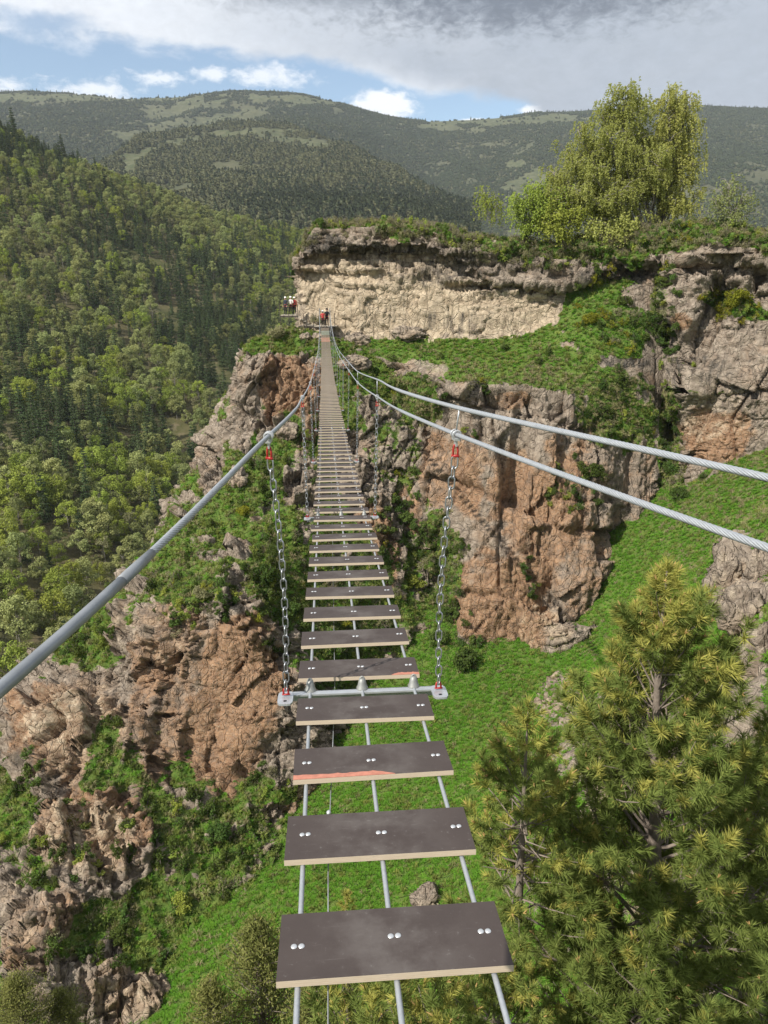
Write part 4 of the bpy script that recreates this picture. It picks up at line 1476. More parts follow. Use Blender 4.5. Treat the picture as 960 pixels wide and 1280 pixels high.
# ================================================================== weeping birch on the plateau and its neighbours
def weeping_tree(name, base, tops, label, nbr, strand, leaf, seed, mat, r0=.22, per=26, spread=1.0, start=.25):
    r = np.random.default_rng(seed)
    tr = MB()
    C = []
    base = np.asarray(base, float)
    for tp in tops:
        tp = np.asarray(tp, float)
        n = 9
        s = np.linspace(0, 1, n)[:, None]
        mid = base * .5 + tp * .5 + np.array([(tp[0] - base[0]) * .22, (tp[1] - base[1]) * .2, 0])
        pth = (1 - s) ** 2 * (base + r.normal(size=3) * [.3, .3, 0]) + 2 * s * (1 - s) * mid + s * s * tp
        pth = pth + r.normal(size=pth.shape) * .12 * np.sin(s * 3.14)
        L = np.linalg.norm(tp - base)
        tr.tube(pth, np.linspace(r0, .03, n) * (L / 14) ** .7, 6)
        for k in range(int(nbr * L / 12)):
            f = start + (1 - start) * r.random() ** .8
            j = f * (n - 1)
            b = pth[int(j)] + (pth[min(int(j) + 1, n - 1)] - pth[int(j)]) * (j - int(j))
            a = r.uniform(0, 6.28)
            ln = spread * r.uniform(.8, 2.6) * (1.15 - .55 * f)
            dirv = np.array([math.cos(a), math.sin(a), r.uniform(.1, .9)])
            e = b + dirv * ln
            m_ = (b + e) / 2 + np.array([0, 0, .2 * ln])
            tr.tube([b, m_, e], [.035, .022, .008], 4, caps=False)
            for q_ in range(int(strand)):
                w_ = r.uniform(.25, 1.0)
                s0 = b + (e - b) * w_ + np.array([0, 0, .35 * ln * w_ * (1 - w_)])
                s0 = s0 + r.normal(size=3) * .22
                sl_ = r.uniform(.35, 1.25) * (.6 + .4 * w_)
                m2 = max(4, int(per * sl_ / 1.5))
                tt = r.random(m2)
                fall = np.stack([math.cos(a) * .25 * tt * sl_ + r.normal(size=m2) * .05, math.sin(a) * .25 * tt * sl_ + r.normal(size=m2) * .05, -tt * sl_ + .18 * np.sin(tt * 3.14)], 1)
                C.append(s0 + fall)
    C = np.concatenate(C)
    root = empty(name, base)
    tag(root, label, 'tree')
    cm = MB()
    cm.add(*quads(C - base, leaf, np.array([[-.5, -.5, .6]]) * np.ones((len(C), 1)), .45, 1.2, r))
    for v in range(len(tr.v)):
        tr.v[v] = tr.v[v] - base
    link('trunk', tr.mesh('trunk', [M_bbark], True), root)
    link('crown', cm.mesh('crown', [mat]), root)
    return root


def tp(px, py, Y):
    return at(px, py, Y)


weeping_tree('weeping_birch', tp(806, 288, 74.5), [tp(752, 135, 75), tp(778, 112, 74), tp(800, 122, 76), tp(762, 170, 72.5), tp(735, 178, 75.5), tp(712, 205, 73.5), tp(695, 240, 74), tp(740, 215, 72), tp(780, 185, 72.5), tp(825, 190, 72.3), tp(770, 240, 71.8), tp(690, 215, 74.5), tp(765, 116, 74.8), tp(792, 118, 73.6), tp(675, 248, 74), tp(706, 188, 75.5), tp(720, 240, 71.6), tp(745, 255, 71.4), tp(722, 160, 74.5)],
             'tall weeping birch with yellow green leaves, left part of the big clump on the plateau', 46, 9, .14, 700, M_weep, .20, 38, 1.1)
weeping_tree('weeping_birch', tp(822, 290, 75.5), [tp(846, 108, 75.5), tp(858, 125, 75), tp(866, 150, 76), tp(832, 150, 74.2), tp(868, 200, 75), tp(850, 225, 73.6), tp(838, 180, 77), tp(808, 168, 74.5), tp(838, 114, 74.6), tp(864, 114, 76), tp(820, 215, 73.0), tp(845, 250, 72.8), tp(872, 240, 75)],
             'weeping birch with yellow green leaves, right part of the big clump on the plateau', 42, 9, .14, 701, M_weep, .20, 36, .95)
weeping_tree('young_birch', tp(668, 300, 73.6), [tp(650, 250, 73.5), tp(670, 235, 73.8), tp(690, 245, 73)], 'bright green young birch left of the big weeping birch', 120, 10, .17, 702, M_birch2, .10, 20, .9, .1)
weeping_tree('young_birch', tp(702, 304, 73.0), [tp(700, 250, 73), tp(722, 262, 72.4), tp(686, 268, 72.6)], 'green young birch under the left edge of the big weeping birch', 120, 10, .17, 703, M_birch2, .10, 20, .9, .1)
weeping_tree('young_birch', tp(614, 285, 75), [tp(606, 238, 75), tp(620, 246, 75.2)], 'slender bright green sapling on the plateau left of the birches', 90, 6, .14, 704, M_birch2, .06, 18, .6, .15)
weeping_tree('young_birch', tp(910, 300, 67.5), [tp(912, 228, 67.5), tp(900, 250, 67.8), tp(926, 246, 67.3)], 'wispy dark green sapling right of the big birch', 90, 6, .15, 705, M_birch, .07, 16, .8, .12)
weeping_tree('young_birch', tp(760, 312, 72), [tp(745, 275, 71.8), tp(775, 272, 71.9), tp(790, 280, 71.6)], 'low leafy birch scrub below the big weeping birch trunk', 120, 9, .17, 706, M_weep, .06, 18, .8, .1)

# ================================================================== single bushes on the cliffs
BUSH = [
    # px, py, size, kind, label
    (738, 600, 1.9, 0, 'dark green round bush on the face of the lower cliff'),
    (580, 828, 2.2, 1, 'dark bush at the foot of the lower cliff beside the grass'),
    (545, 800, 1.7, 0, 'green bush in the gully just right of the bridge planks'),
    (520, 735, 1.5, 2, 'light green bush in the gully between bridge and cliff'),
    (505, 650, 1.3, 0, 'bush in the dark gully right of the upper planks'),
    (395, 405, 1.2, 4, 'dry olive shrub beside the wooden walkway'),
    (342, 416, 1.7, 4, 'wide brownish shrub on the knoll under the upper walkway'),
    (925, 382, 1.9, 3, 'yellow flowering bush on the right buttress'),
    (735, 398, 1.3, 3, 'yellow flowering bush on the grassy slope below the birches'),
    (825, 420, 1.4, 0, 'dark bush in the crack left of the right buttress'),
    (845, 625, 1.6, 0, 'dark bush in the shaded cleft left of the lowest orange rock'),
    (330, 720, 1.8, 1, 'leafy bush on the spur left of the hanging chain'),
    (362, 765, 1.7, 0, 'leafy bush on the spur between left chain and planks'),
    (300, 640, 1.0, 3, 'small yellow flowered bush near the crest of the spur'),
    (275, 1045, 1.5, 0, 'leafy bush at the foot of the orange rock face'),
    (255, 745, 1.3, 4, 'grey green shrub on top of the orange rock face'),
    (150, 1170, 1.2, 0, 'small bush on the lowest shelf of the spur'),
    (230, 1130, 1.2, 2, 'bright small bush where spur meets the grass'),
]
bush_src = []
for k, (mt, leaf) in enumerate([(M_bush, .085), (M_bush, .10), (M_birch2, .08), (M_bushy, .075), (M_olive, .07)]):
    cm, st = shrub(.85, .6, 22, 2200, leaf, 650 + k)
    bush_src.append((cm.mesh('foliage', [mt]), st.mesh('stem', [M_bark])))
for x, y, s, k, lb in BUSH:
    p = spot(x, y)
    r = empty('bush', p - np.array([0, 0, .1]))
    r.scale = (s, s, s)
    r.rotation_euler = (0, 0, rng.uniform(0, 6.28))
    tag(r, lb, 'bush', 'bushes on the cliffs')
    link('foliage', bush_src[k][0], r)
    link('stem', bush_src[k][1], r)

# ================================================================== the pine in front
M_need = leaf_mat('pine_needles', (0.080, 0.130, 0.030), (0.255, 0.295, 0.080), 0.26, 0.0, 3.0)
M_need2 = leaf_mat('pine_needles_young', (0.24, 0.26, 0.050), (0.50, 0.46, 0.13), 0.3, 0.0, 4.0)
M_bud = simple_mat('pine_bud', (0.36, 0.24, 0.09), 0.8, var=.35, scale=30)


def needles(cm, a, b, n, ln, wid, r, mat, open_=.9, tip=False):
    """n needles along the twig from a to b, leaning forward"""
    d_ = b - a
    L = np.linalg.norm(d_)
    d_ = d_ / (L + 1e-9)
    s = r.random(n) ** (.7 if tip else 1)
    p = a + (b - a) * s[:, None]
    v = r.normal(size=(n, 3))
    v -= (v @ d_)[:, None] * d_
    v /= np.linalg.norm(v, axis=1)[:, None] + 1e-9
    lean = r.uniform(.35, 1.0, n) + (s * .6 if tip else 0)
    dr = v * open_ + d_ * lean[:, None]
    dr /= np.linalg.norm(dr, axis=1)[:, None]
    e = p + dr * (ln * r.uniform(.75, 1.15, n))[:, None]
    e[:, 2] -= ln * .06
    sd = np.cross(dr, r.normal(size=(n, 3)))
    sd /= np.linalg.norm(sd, axis=1)[:, None] + 1e-9
    sd *= wid * .5
    V = np.stack([p - sd, p + sd, e], 1).reshape(-1, 3)
    cm.add(V, np.arange(n * 3).reshape(n, 3), mat)


def pine(name, base, top, label, prof, seed, whorl=.27, nb=(4, 6), needle=.085, young=lambda z: .3, lean=None, dens=1.0, curve=None, zmin=None, side=None):
    r = np.random.default_rng(seed)
    base = np.asarray(base, float)
    top = np.asarray(top, float)
    H = top[2] - base[2]
    tr, br, cm, bd = MB(), MB(), MB(), MB()
    n = 14
    s = np.linspace(0, 1, n)[:, None]
    pth = base + (top - base) * s
    if curve is not None:
        pth = pth + curve(s)
    tr.tube(pth, np.interp(s[:, 0], [0, .5, .85, 1], [.10, .065, .026, .008]) * H / 6, 8)

    def shoot(a, d_, L, z, big=1.0):
        e = a + d_ * L
        yg = r.random() < young(z)
        m_ = 1 if yg else 0
        k = int(50 * dens * L / .22)
        needles(cm, a, e, k, needle * big * (.95 if yg else 1.05), .0085, r, m_, 1.0)
        needles(cm, a + (e - a) * .6, e, int(30 * dens), needle * big * .95, .0080, r, m_, .75, True)
        if r.random() < .10 + .5 * young(z):
            for q_ in range(r.integers(1, 4)):
                dd = d_ + r.normal(size=3) * .28
                dd /= np.linalg.norm(dd)
                cm.tube([e, e + dd * r.uniform(.025, .055)], [.006, .003], 5, 2)
        return e

    def twig(a, d_, L, z, lvl):
        """a side branch: woody inside, needled toward its end, splitting"""
        nseg = max(3, int(L / .13))
        p = [a]
        dcur = d_ / np.linalg.norm(d_)
        for q_ in range(nseg):
            dcur = dcur + r.normal(size=3) * .10 + np.array([0, 0, .075])
            dcur /= np.linalg.norm(dcur)
            p.append(p[-1] + dcur * L / nseg)
        p = np.array(p)
        r1 = .017 * (L / 1.2) ** .7 if lvl == 0 else .009
        br.tube(p, np.linspace(r1, .004, len(p)), 5, caps=False)
        for q_ in range(1, len(p)):
            f = q_ / nseg
            if f > (.55 if lvl == 0 else .35):
                needles(cm, p[q_ - 1], p[q_], int((14 + 22 * f) * dens * L / nseg / .13), needle, .0085, r, 0, 1.1)
            if lvl == 0 and f > .25:
                for sgn in (-1, 1):
                    if r.random() < .78:
                        side_ = np.cross(dcur, [0, 0, 1.0]) * sgn
                        dd = dcur * r.uniform(.5, 1.0) + side_ * r.uniform(.5, 1.0) + np.array([0, 0, r.uniform(-.1, .5)])
                        dd /= np.linalg.norm(dd)
                        ll = r.uniform(.16, .46) * min(1, L / 1.0) * (1.15 - .5 * f)
                        if ll > .26:
                            twig(p[q_], dd, ll, z, 1)
                        else:
                            shoot(p[q_], dd, max(ll, .12), z)
        dd = dcur + np.array([0, 0, .5])
        dd /= np.linalg.norm(dd)
        e = shoot(p[-1], dd, r.uniform(.13, .22), z, 1.1)
        for q_ in range(2):
            d3 = dd + r.normal(size=3) * .55
            d3 /= np.linalg.norm(d3)
            shoot(p[-1], d3, r.uniform(.10, .16), z)

    z = base[2] + .05 * H if zmin is None else zmin
    while z < top[2] - .12:
        f = (z - base[2]) / H
        j = f * (n - 1)
        c = pth[int(j)] + (pth[min(int(j) + 1, n - 1)] - pth[int(j)]) * (j - int(j))
        m_ = r.integers(nb[0], nb[1] + 1) - (1 if .50 < f < .74 else 0)
        a0 = r.uniform(0, 6.28)
        for k in range(m_):
            a = a0 + k * 6.28 / m_ + r.uniform(-.3, .3)
            L = prof(f, a) * r.uniform(.72, 1.1)
            if L < .1:
                continue
            el_ = np.interp(f, [0, .5, 1], [.10, .35, 1.0]) + r.uniform(-.15, .2)
            d_ = np.array([math.cos(a) * math.cos(el_), math.sin(a) * math.cos(el_), math.sin(el_)])
            if L > .3:
                twig(c, d_, L, f, 0)
            else:
                shoot(c, d_, L, f)
        z += whorl * r.uniform(.7, 1.25) * (1 - .45 * f)
    shoot(pth[-1] - np.array([0, 0, .12]), np.array([0, 0, 1.0]), .2, 1, 1.1)
    for q_ in range(4):
        d3 = np.array([0, 0, 1.0]) + r.normal(size=3) * .5
        shoot(pth[-1] - np.array([0, 0, .1]), d3 / np.linalg.norm(d3), .15, 1, 1.0)
    # bare dead twigs low in the crown
    for k in range(26):
        f = r.uniform(.25, .72)
        c = base + (top - base) * f + (curve(np.array([[f]]))[0] if curve is not None else 0)
        a = r.uniform(0, 6.28)
        L = r.uniform(.2, .7) * max(.15, prof(f, a)) 
        e = c + np.array([math.cos(a), math.sin(a), r.uniform(-.1, .3)]) * L
        br.tube([c, (c + e) / 2 + r.normal(size=3) * .05, e], [.012, .008, .003], 5, caps=False)
    root = empty(name, base)
    tag(root, label, 'tree')
    for mb_ in (tr, br, cm, bd):
        mb_.v = [v - base for v in mb_.v]
    link('trunk', tr.mesh('trunk', [M_pbark], True), root)
    link('branches', br.mesh('branches', [M_pbark], True), root)
    link('crown', cm.mesh('crown', [M_need, M_need2, M_bud]), root)
    return root


top = at(846, 712, 5.7)
bs = np.array([2.62, 5.7, -8.4])
pine('pine_tree', bs, top, 'large green pine with yellow tipped shoots filling the right foreground beside the bridge',
     lambda f, a: float(np.interp(f, [0, .25, .45, .62, .72, .82, .92, 1], [1.7, 1.75, 1.55, 1.2, .86, .60, .34, .12])) * (1.0 + .10 * math.cos(a) + .22 * max(0, -math.cos(a)) * (f < .62)), 801,
     whorl=.28, nb=(5, 6), needle=.100, young=lambda f: float(np.interp(f, [.3, .6, .8, 1], [.06, .16, .45, .9])),
     curve=lambda s: np.concatenate([.10 * np.sin(s * 5), .05 * np.sin(s * 4), 0 * s], 1), zmin=-7.4)
# second leader on its left
t2 = at(660, 888, 5.1)
pine('pine_tree', t2 + np.array([.10, .3, -2.4]), t2, 'smaller pine with upturned tip just left of the large foreground pine',
     lambda f, a: float(np.interp(f, [0, .4, .7, .9, 1], [.62, .52, .34, .2, .1])), 803, whorl=.25, nb=(4, 5), needle=.085, young=lambda f: .25 + .4 * f)
t2 = at(990, 905, 6.9)
pine('pine_tree', t2 + np.array([.10, .1, -4.6]), t2, 'pine leaning in from the right edge behind the large foreground pine',
     lambda f, a: float(np.interp(f, [0, .4, .7, .9, 1], [1.5, 1.3, .85, .4, .15])), 806, whorl=.30, nb=(5, 6), needle=.10, young=lambda f: .08 + .3 * f)
t2 = at(812, 1175, 4.9)
pine('pine_tree', t2 + np.array([.05, .1, -2.6]), t2, 'young pine directly in front of the trunk of the large foreground pine',
     lambda f, a: float(np.interp(f, [0, .4, .7, .9, 1], [.95, .8, .5, .25, .1])), 807, whorl=.24, nb=(5, 6), needle=.095, young=lambda f: .05 + .2 * f)
# pine tops under the first planks
for k, (x, y, Yv, hh, sd, lb) in enumerate([(540, 1262, 3.9, 1.6, 811, 'pine top poking up just below the nearest plank'), (452, 1276, 4.2, 1.5, 813, 'pine top under the left half of the nearest plank'),
                                            (620, 1215, 4.6, 1.8, 814, 'pine top between nearest plank and the large pine')]):
    t3 = at(x, y, Yv)
    pine('pine_tree', t3 + np.array([.05, .2, -hh]), t3, lb, lambda f, a: float(np.interp(f, [0, .5, .85, 1], [.75, .6, .3, .12])), sd, whorl=.22, nb=(4, 5), needle=.08, young=lambda f: .3)
t3 = at(432, 1122, 8.5)
pine('pine_tree', t3 + np.array([.0, .2, -3.2]), t3, 'distant yellow tipped pine shoot seen between the two nearest planks', lambda f, a: float(np.interp(f, [0, .5, .8, 1], [.8, .5, .22, .1])), 815, whorl=.26, nb=(4, 5), needle=.09, young=lambda f: .3 + .6 * f)


# ------------------------------------------------------------------ junipers low on the left
M_jun = leaf_mat('juniper_leaves', (0.10, 0.125, 0.034), (0.27, 0.265, 0.09), 0.25, 0.1, 4.0)


def juniper(top, H, rad, seed, label):
    r = np.random.default_rng(seed)
    top = np.asarray(top, float)
    base = top - np.array([0, 0, H])
    tr, cm = MB(), MB()
    tr.tube([base, base + [.03, 0, H * .5], top - [0, 0, .1]], [.05, .03, .006], 6)
    C, Nn = [], []
    nbr = int(150 * H * rad)
    for k in range(nbr):
        f = r.random() ** .9
        a = r.uniform(0, 6.28)
        R = rad * float(np.interp(f, [0, .3, .7, 1], [1, .95, .55, .06])) * r.uniform(.55, 1.1)
        c = base + np.array([0, 0, H * f * .93])
        e = c + np.array([math.cos(a) * R, math.sin(a) * R, R * r.uniform(.5, 1.1)])
        e[2] = min(e[2], top[2] - .3 * (e[0] - top[0])**2)
        tr.tube([c, (c + e) / 2, e], [.008, .006, .003], 4, caps=False)
        m_ = 60
        s = r.uniform(.3, 1.04, m_)[:, None]
        C.append(c + (e - c) * s + r.normal(size=(m_, 3)) * .045)
    C = np.concatenate(C)
    root = empty('juniper', base)
    tag(root, label, 'shrub')
    cm.add(*quads(C - base, .045, np.array([[-.4, -.5, .6]]) * np.ones((len(C), 1)), .3, .5, r))
    tr.v = [v - base for v in tr.v]
    link('trunk', tr.mesh('trunk', [M_pbark], True), root)
    link('foliage', cm.mesh('foliage', [M_jun]), root)


juniper(at(318, 1140, 7.2), 2.6, .70, 821, 'yellowish green juniper left of the nearest plank')
juniper(at(262, 1215, 6.6), 1.8, .45, 822, 'small juniper at the bottom edge left of the larger juniper')
juniper(at(385, 1210, 6.9), 1.8, .5, 823, 'juniper partly hidden under the nearest plank')
juniper(at(15, 1215, 12.0), 2.4, .9, 824, 'dark juniper in the bottom left corner')
juniper(at(72, 1235, 12.5), 2.2, .75, 825, 'juniper right of the one in the bottom left corner')


# ------------------------------------------------------------------ loose rocks
def boulder(name, c, size, seed, mat, label):
    r = np.random.default_rng(seed)
    n = 40
    th = np.linspace(0, np.pi, n)
    ph = np.linspace(0, 2 * np.pi, 2 * n)
    T, Pp = np.meshgrid(th, ph, indexing='ij')
    g = np.stack([np.sin(T) * np.cos(Pp), np.sin(T) * np.sin(Pp), np.cos(T)], 2)
    q = g.reshape(-1, 3)
    d_ = 1 + .30 * fbm(q * 1.1, 3, .5, seed) + .30 * fracture(q, (.7, .7, .9), seed + 1, .9, .8, .3, .06) + .06 * fbm(q * 6, 3, .5, seed + 3)
    d_ = d_.reshape(n, 2 * n)
    d_[:, -1] = d_[:, 0]
    g = g * d_[..., None] * np.asarray(size)
    o = link(name, grid_mesh(name, g, mat, dict(grass=np.zeros(g[..., 0].size), orange=np.zeros(g[..., 0].size), tan=.3 * np.ones(g[..., 0].size), dark=.1 * np.ones(g[..., 0].size)), True, True))
    o.location = c
    tag(o, label, 'rock')
    return o


for k, (x, y, sz, lb) in enumerate([
        (533, 1122, (.95, .8, .9), 'lichen covered grey boulder seen between the two nearest planks'),
        (608, 1135, (.8, .6, .5), 'flat grey boulder in the grass beside the right deck cable'),
        (905, 715, (.75, .7, 1.6), 'upright grey rock slab at the right edge behind the pine'),
        (945, 715, (.7, .7, 1.9), 'tall pointed rock at the right edge under the handrail cable'),
        (925, 760, (.9, .8, .9), 'rounded mossy boulder below the pointed rocks'),
        (893, 752, (.6, .6, .7), 'pale rock left of the mossy boulder'),
        (952, 805, (.6, .6, .9), 'pale upright rock at the right edge beside the pine'),
        (515, 412, (1.6, .8, .7), 'flat pale slab lying below the upper wall'),
        (443, 420, (1.3, 1.0, .9), 'big pale boulder right of the bridge end'),
        (448, 448, (1.5, 1.0, .7), 'pale boulder below the one at the bridge end'),
        (395, 414, (.6, .5, .4), 'small white stone in the grass under the walkway'),
        (378, 414, (.5, .45, .4), 'small white stone under the walkway stairs'),
        (363, 532, (1.0, .8, .8), 'pale boulder on the spur beside the upper planks'),
        (300, 592, (.9, .8, 1.0), 'dark grey boulder on the crest of the spur')]):
    p = spot(x, y + 4)
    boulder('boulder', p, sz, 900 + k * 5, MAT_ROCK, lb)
# ================================================================== bridge materials
def plank_mat():
    m, nt, out = mat_new('film_faced_plywood')
    t = NT(nt)
    co = t.coord()
    oi = nt.nodes.new('ShaderNodeObjectInfo')
    v = nt.nodes.new('ShaderNodeVectorMath')
    v.operation = 'ADD'
    nt.links.new(co, v.inputs[0])
    nt.links.new(t.comb(t.math('MULTIPLY', oi.outputs['Random'], 37.0), t.math('MULTIPLY', oi.outputs['Random'], 11.0), 0.0), v.inputs[1])
    p = v.outputs[0]
    n1 = t.noise(p, 5.0, 5, .65)
    n2 = t.noise(t.mapping(p, (6, 60, 6)), 1.0, 4, .6, .8)
    n3 = t.noise(p, 40.0, 4, .7)
    base = t.mix(n1, (0.046, 0.036, 0.033), (0.072, 0.058, 0.053))
    xx, yy, zz = t.sep(co)
    mid = t.math('MULTIPLY', t.sstep(.34, .05, t.math('ABSOLUTE', xx)), t.sstep(.36, .66, n1))   # worn where feet go
    base = t.mix(t.math('MULTIPLY', mid, .55), base, (0.125, 0.112, 0.104))
    base = t.mix(t.math('MULTIPLY', t.sstep(.62, .76, n2), .22), base, (0.16, 0.145, 0.135))
    base = t.mix(t.math('MULTIPLY', t.sstep(.62, .72, n3), .35), base, (0.20, 0.19, 0.18))
    nt.links.new(t.principled(base, t.math('ADD', .58, t.math('MULTIPLY', n1, .3)), 0, .22, t.bump(n3, .25, .003)), out.inputs[0])
    return m


def ply_edge_mat():
    m, nt, out = mat_new('plywood_edge')
    t = NT(nt)
    co = t.coord()
    xx, yy, zz = t.sep(co)
    st = t.math('SINE', t.math('MULTIPLY', zz, 900.0))
    n = t.noise(t.mapping(co, (14, 14, 120)), 1.0, 4, .6)
    c = t.mix(n, (0.38, 0.305, 0.22), (0.56, 0.48, 0.37))
    c = t.mix(t.math('MULTIPLY', t.sstep(.2, .9, st), .3), c, (0.40, 0.28, 0.18))
    c = t.mix(t.math('MULTIPLY', t.sstep(.58, .72, n), .5), c, (0.24, 0.20, 0.165))
    nt.links.new(t.principled(c, .85, 0, .2), out.inputs[0])
    return m


def cable_mat():
    m, nt, out = mat_new('twisted_steel_rope')
    t = NT(nt)
    co = t.coord('UV')
    m_ = simple_mat('tmp', (.5, .5, .5))
    bpy.data.materials.remove(m_)
    co = t.coord()
    n = t.noise(co, 60, 4, .6)
    c = t.mix(n, (0.27, 0.29, 0.31), (0.44, 0.46, 0.48))
    nt.links.new(t.principled(c, .50, .45, .5, t.bump(n, .2, .004)), out.inputs[0])
    return m


M_plank = plank_mat()
M_edge = ply_edge_mat()
M_cable = cable_mat()
M_galv = simple_mat('galvanised_steel', (0.47, 0.49, 0.51), .42, .55, .5, .25, 18, .05)
M_chain = simple_mat('chain_steel', (0.36, 0.37, 0.385), .38, .8, .5, .2, 40)
M_bolt = simple_mat('zinc_bolt', (0.55, 0.56, 0.57), .38, .6, .5, .1, 80)
M_red = simple_mat('red_paint', (0.34, 0.022, 0.020), .45, 0, .5, .25, 30)
M_worn = simple_mat('worn_red_wood', (0.40, 0.17, 0.12), .85, 0, .2, .5, 25)
M_hole = simple_mat('rubber', (0.012, 0.012, 0.012), .8)
M_sleeve = simple_mat('grey_sleeve', (0.24, 0.255, 0.27), .42, .35, .4, .35, 14, .1)
M_greenp = simple_mat('green_plank_paint', (0.12, 0.17, 0.14), .8, var=.3, scale=8)
M_redp = simple_mat('red_plank_paint', (0.30, 0.12, 0.09), .8, var=.3, scale=8)

# ================================================================== suspension footbridge
_yk = np.array([-3, 1.2, 1.8, 2.95, 4.8, 7.2, 9.44, 13.7, 17.9, 23.7, 29, 39, 48, 58, 66, 74.5])
_zk = np.array([-1.80, -2.01, -2.065, -2.18, -2.39, -2.68, -2.94, -3.37, -3.68, -4.05, -4.36, -4.78, -4.93, -4.80, -4.42, -3.80])


def deck_z(y):
    return hermite(_yk, _zk, np.atleast_1d(np.asarray(y, float)))


def deck_x(y):
    return .185 - .08 * np.asarray(y, float)


def on_deck(y, off=0.0, up=0.0):
    """spot on the bridge y metres out, off metres to the right of its middle line, up above the walking surface"""
    y = np.atleast_1d(np.asarray(y, float))
    c = math.hypot(1, .08)
    return np.stack([deck_x(y) + off / c, y + off * .08 / c, deck_z(y) + up], 1)


bridge = empty('suspension_footbridge', on_deck(0.0)[0])
BO = np.array(bridge.location)
tag(bridge, 'long suspension footbridge of brown planks on steel cables crossing the gully to the cliff', 'footbridge')
W, D, T = .75, .285, .024
YAW = math.atan(.08)


def plank_mesh(name, seed, top=None):
    mb = MB()
    b = .0012
    x, y = W / 2, D
    # top film, then plywood sides a hair inside it
    mb.add([[-x, 0, 0], [x, 0, 0], [x, y, 0], [-x, y, 0]], [[0, 1, 2, 3]], 0)
    mb.add([[-x, 0, 0], [x, 0, 0], [x, y, 0], [-x, y, 0], [-x, 0, -T], [x, 0, -T], [x, y, -T], [-x, y, -T]],
           [[0, 4, 5, 1], [1, 5, 6, 2], [2, 6, 7, 3], [3, 7, 4, 0]], 1)
    mb.add([[-x, 0, -T], [x, 0, -T], [x, y, -T], [-x, y, -T]], [[3, 2, 1, 0]], 0)
    return mb.mesh(name, [top or M_plank, M_edge])


pk = plank_mesh('plank', 0)
bm_ = MB()
for s in (-1, 1):
    bm_.lathe([(0, .0030), (.007, .0028), (.0098, .0018), (.0108, 0)], (s * .0122, 0, 0), (0, 0, 1), 12)
bolt_me = bm_.mesh('bolts', [M_bolt], True)
ys = 1.797 + .568 * np.arange(127)
rp = random.Random(4)
rest_mb = MB()
for k, y in enumerate(ys):
    c = on_deck(y)[0]
    sl_ = float((deck_z(y + .2) - deck_z(y))[0] / .2)
    yaw = YAW + rp.uniform(-.012, .012)
    roll = rp.uniform(-.008, .008)
    R = Matrix.Rotation(yaw, 4, 'Z') @ Matrix.Rotation(math.atan(sl_), 4, 'X') @ Matrix.Rotation(roll, 4, 'Y')
    sh = rp.uniform(-.014, .014)
    M = Matrix.Translation(Vector(c - BO) + R @ Vector((sh, 0, 0))) @ R
    if k < 100:
        o = link('plank', pk, bridge)
        o.matrix_local = M
        if k < 34:
            for off in (-.312, 0, .312):
                bo = link('bolts', bolt_me, o)
                bo.location = (off + rp.uniform(-.006, .006) - sh, D * .52 + rp.uniform(-.012, .012), 0)
                bo.rotation_euler = (0, 0, rp.uniform(-.06, .06))
        if k in (2, 4):
            ch = MB()
            n = 24
            xs_c = np.linspace(-W / 2 + .001, .10, n) if k == 2 else np.linspace(.20, W / 2 - .001, n)
            dep_ = np.array([.030 + .010 * rp.random() for _ in range(n)]) * (np.minimum(1, (np.arange(n)[::-1] + .3) / 4) if k == 2 else np.minimum(1, (np.arange(n) + .3) / 6))
            v = [[x, .0005, .0022] for x in xs_c] + [[x, max(d_, .002), .0022] for x, d_ in zip(xs_c, dep_)] + [[x, .0005, .0002] for x in xs_c] + [[x, max(d_, .002) + .001, .0002] for x, d_ in zip(xs_c, dep_)]
            i = np.arange(n - 1)[:, None]
            ch.add(v, np.concatenate([i + np.array([[0, 1, n + 1, n]]), i + np.array([[2 * n, 2 * n + 1, 1, 0]]), i + np.array([[n, n + 1, 3 * n + 1, 3 * n]])]))
            link('chipped_edge', ch.mesh('chipped_edge', [M_worn]), o)
    else:
        mt = 2 if 64 < y < 66.8 else (3 if 68.5 < y < 71.2 else 0)
        x_, y_ = W / 2, D
        V = np.array([[-x_, 0, 0], [x_, 0, 0], [x_, y_, 0], [-x_, y_, 0], [-x_, 0, -T], [x_, 0, -T], [x_, y_, -T], [-x_, y_, -T]])
        Rm = np.array(M.to_3x3())
        V = V @ Rm.T + np.array(M.translation)
        rest_mb.add(V, [[0, 1, 2, 3]], mt)
        rest_mb.add(V, [[0, 4, 5, 1], [1, 5, 6, 2], [2, 6, 7, 3], [3, 7, 4, 0]], 1)
far_pl = link('far_planks', rest_mb.mesh('far_planks', [M_plank, M_edge, M_redp, M_greenp]), bridge)
far_pl['kind'] = 'stuff'

yy = np.concatenate([np.linspace(-2.5, 12, 60), np.linspace(12.5, 74.3, 90)])
for off in (-.312, 0, .312):
    mb = MB()
    mb.tube(on_deck(yy, off, -T - .012) - BO, .0095, 10)
    link('deck_cable', mb.mesh('deck_cable', [M_cable], True), bridge)
mb = MB()
yw = np.linspace(1, 30, 80)
mb.tube(on_deck(yw, 0, -.10)[:, :] + np.stack([np.interp(yw, [1, 2.5, 4, 13, 30], [-.225, -.215, -.165, -.10, -.1]), 0 * yw, -.02 * np.sin(yw)], 1) - BO, .0028, 5)
mb.lathe([(0, .012), (.008, .010), (.012, 0), (.008, -.01), (0, -.012)], on_deck(2.80, -.21, -.10)[0] - BO, (0, 1, 0), 8)
link('thin_wire', mb.mesh('thin_wire', [M_galv], True), bridge)

# hanging stations
stations = 3.905 + 5.6 * np.arange(13)
stations = stations[stations < 73]


def rail_up(y):
    return np.interp(y, [0, 4, 9, 25, 60, 74], [1.53, 1.525, 1.58, 1.66, 1.5, 1.25])


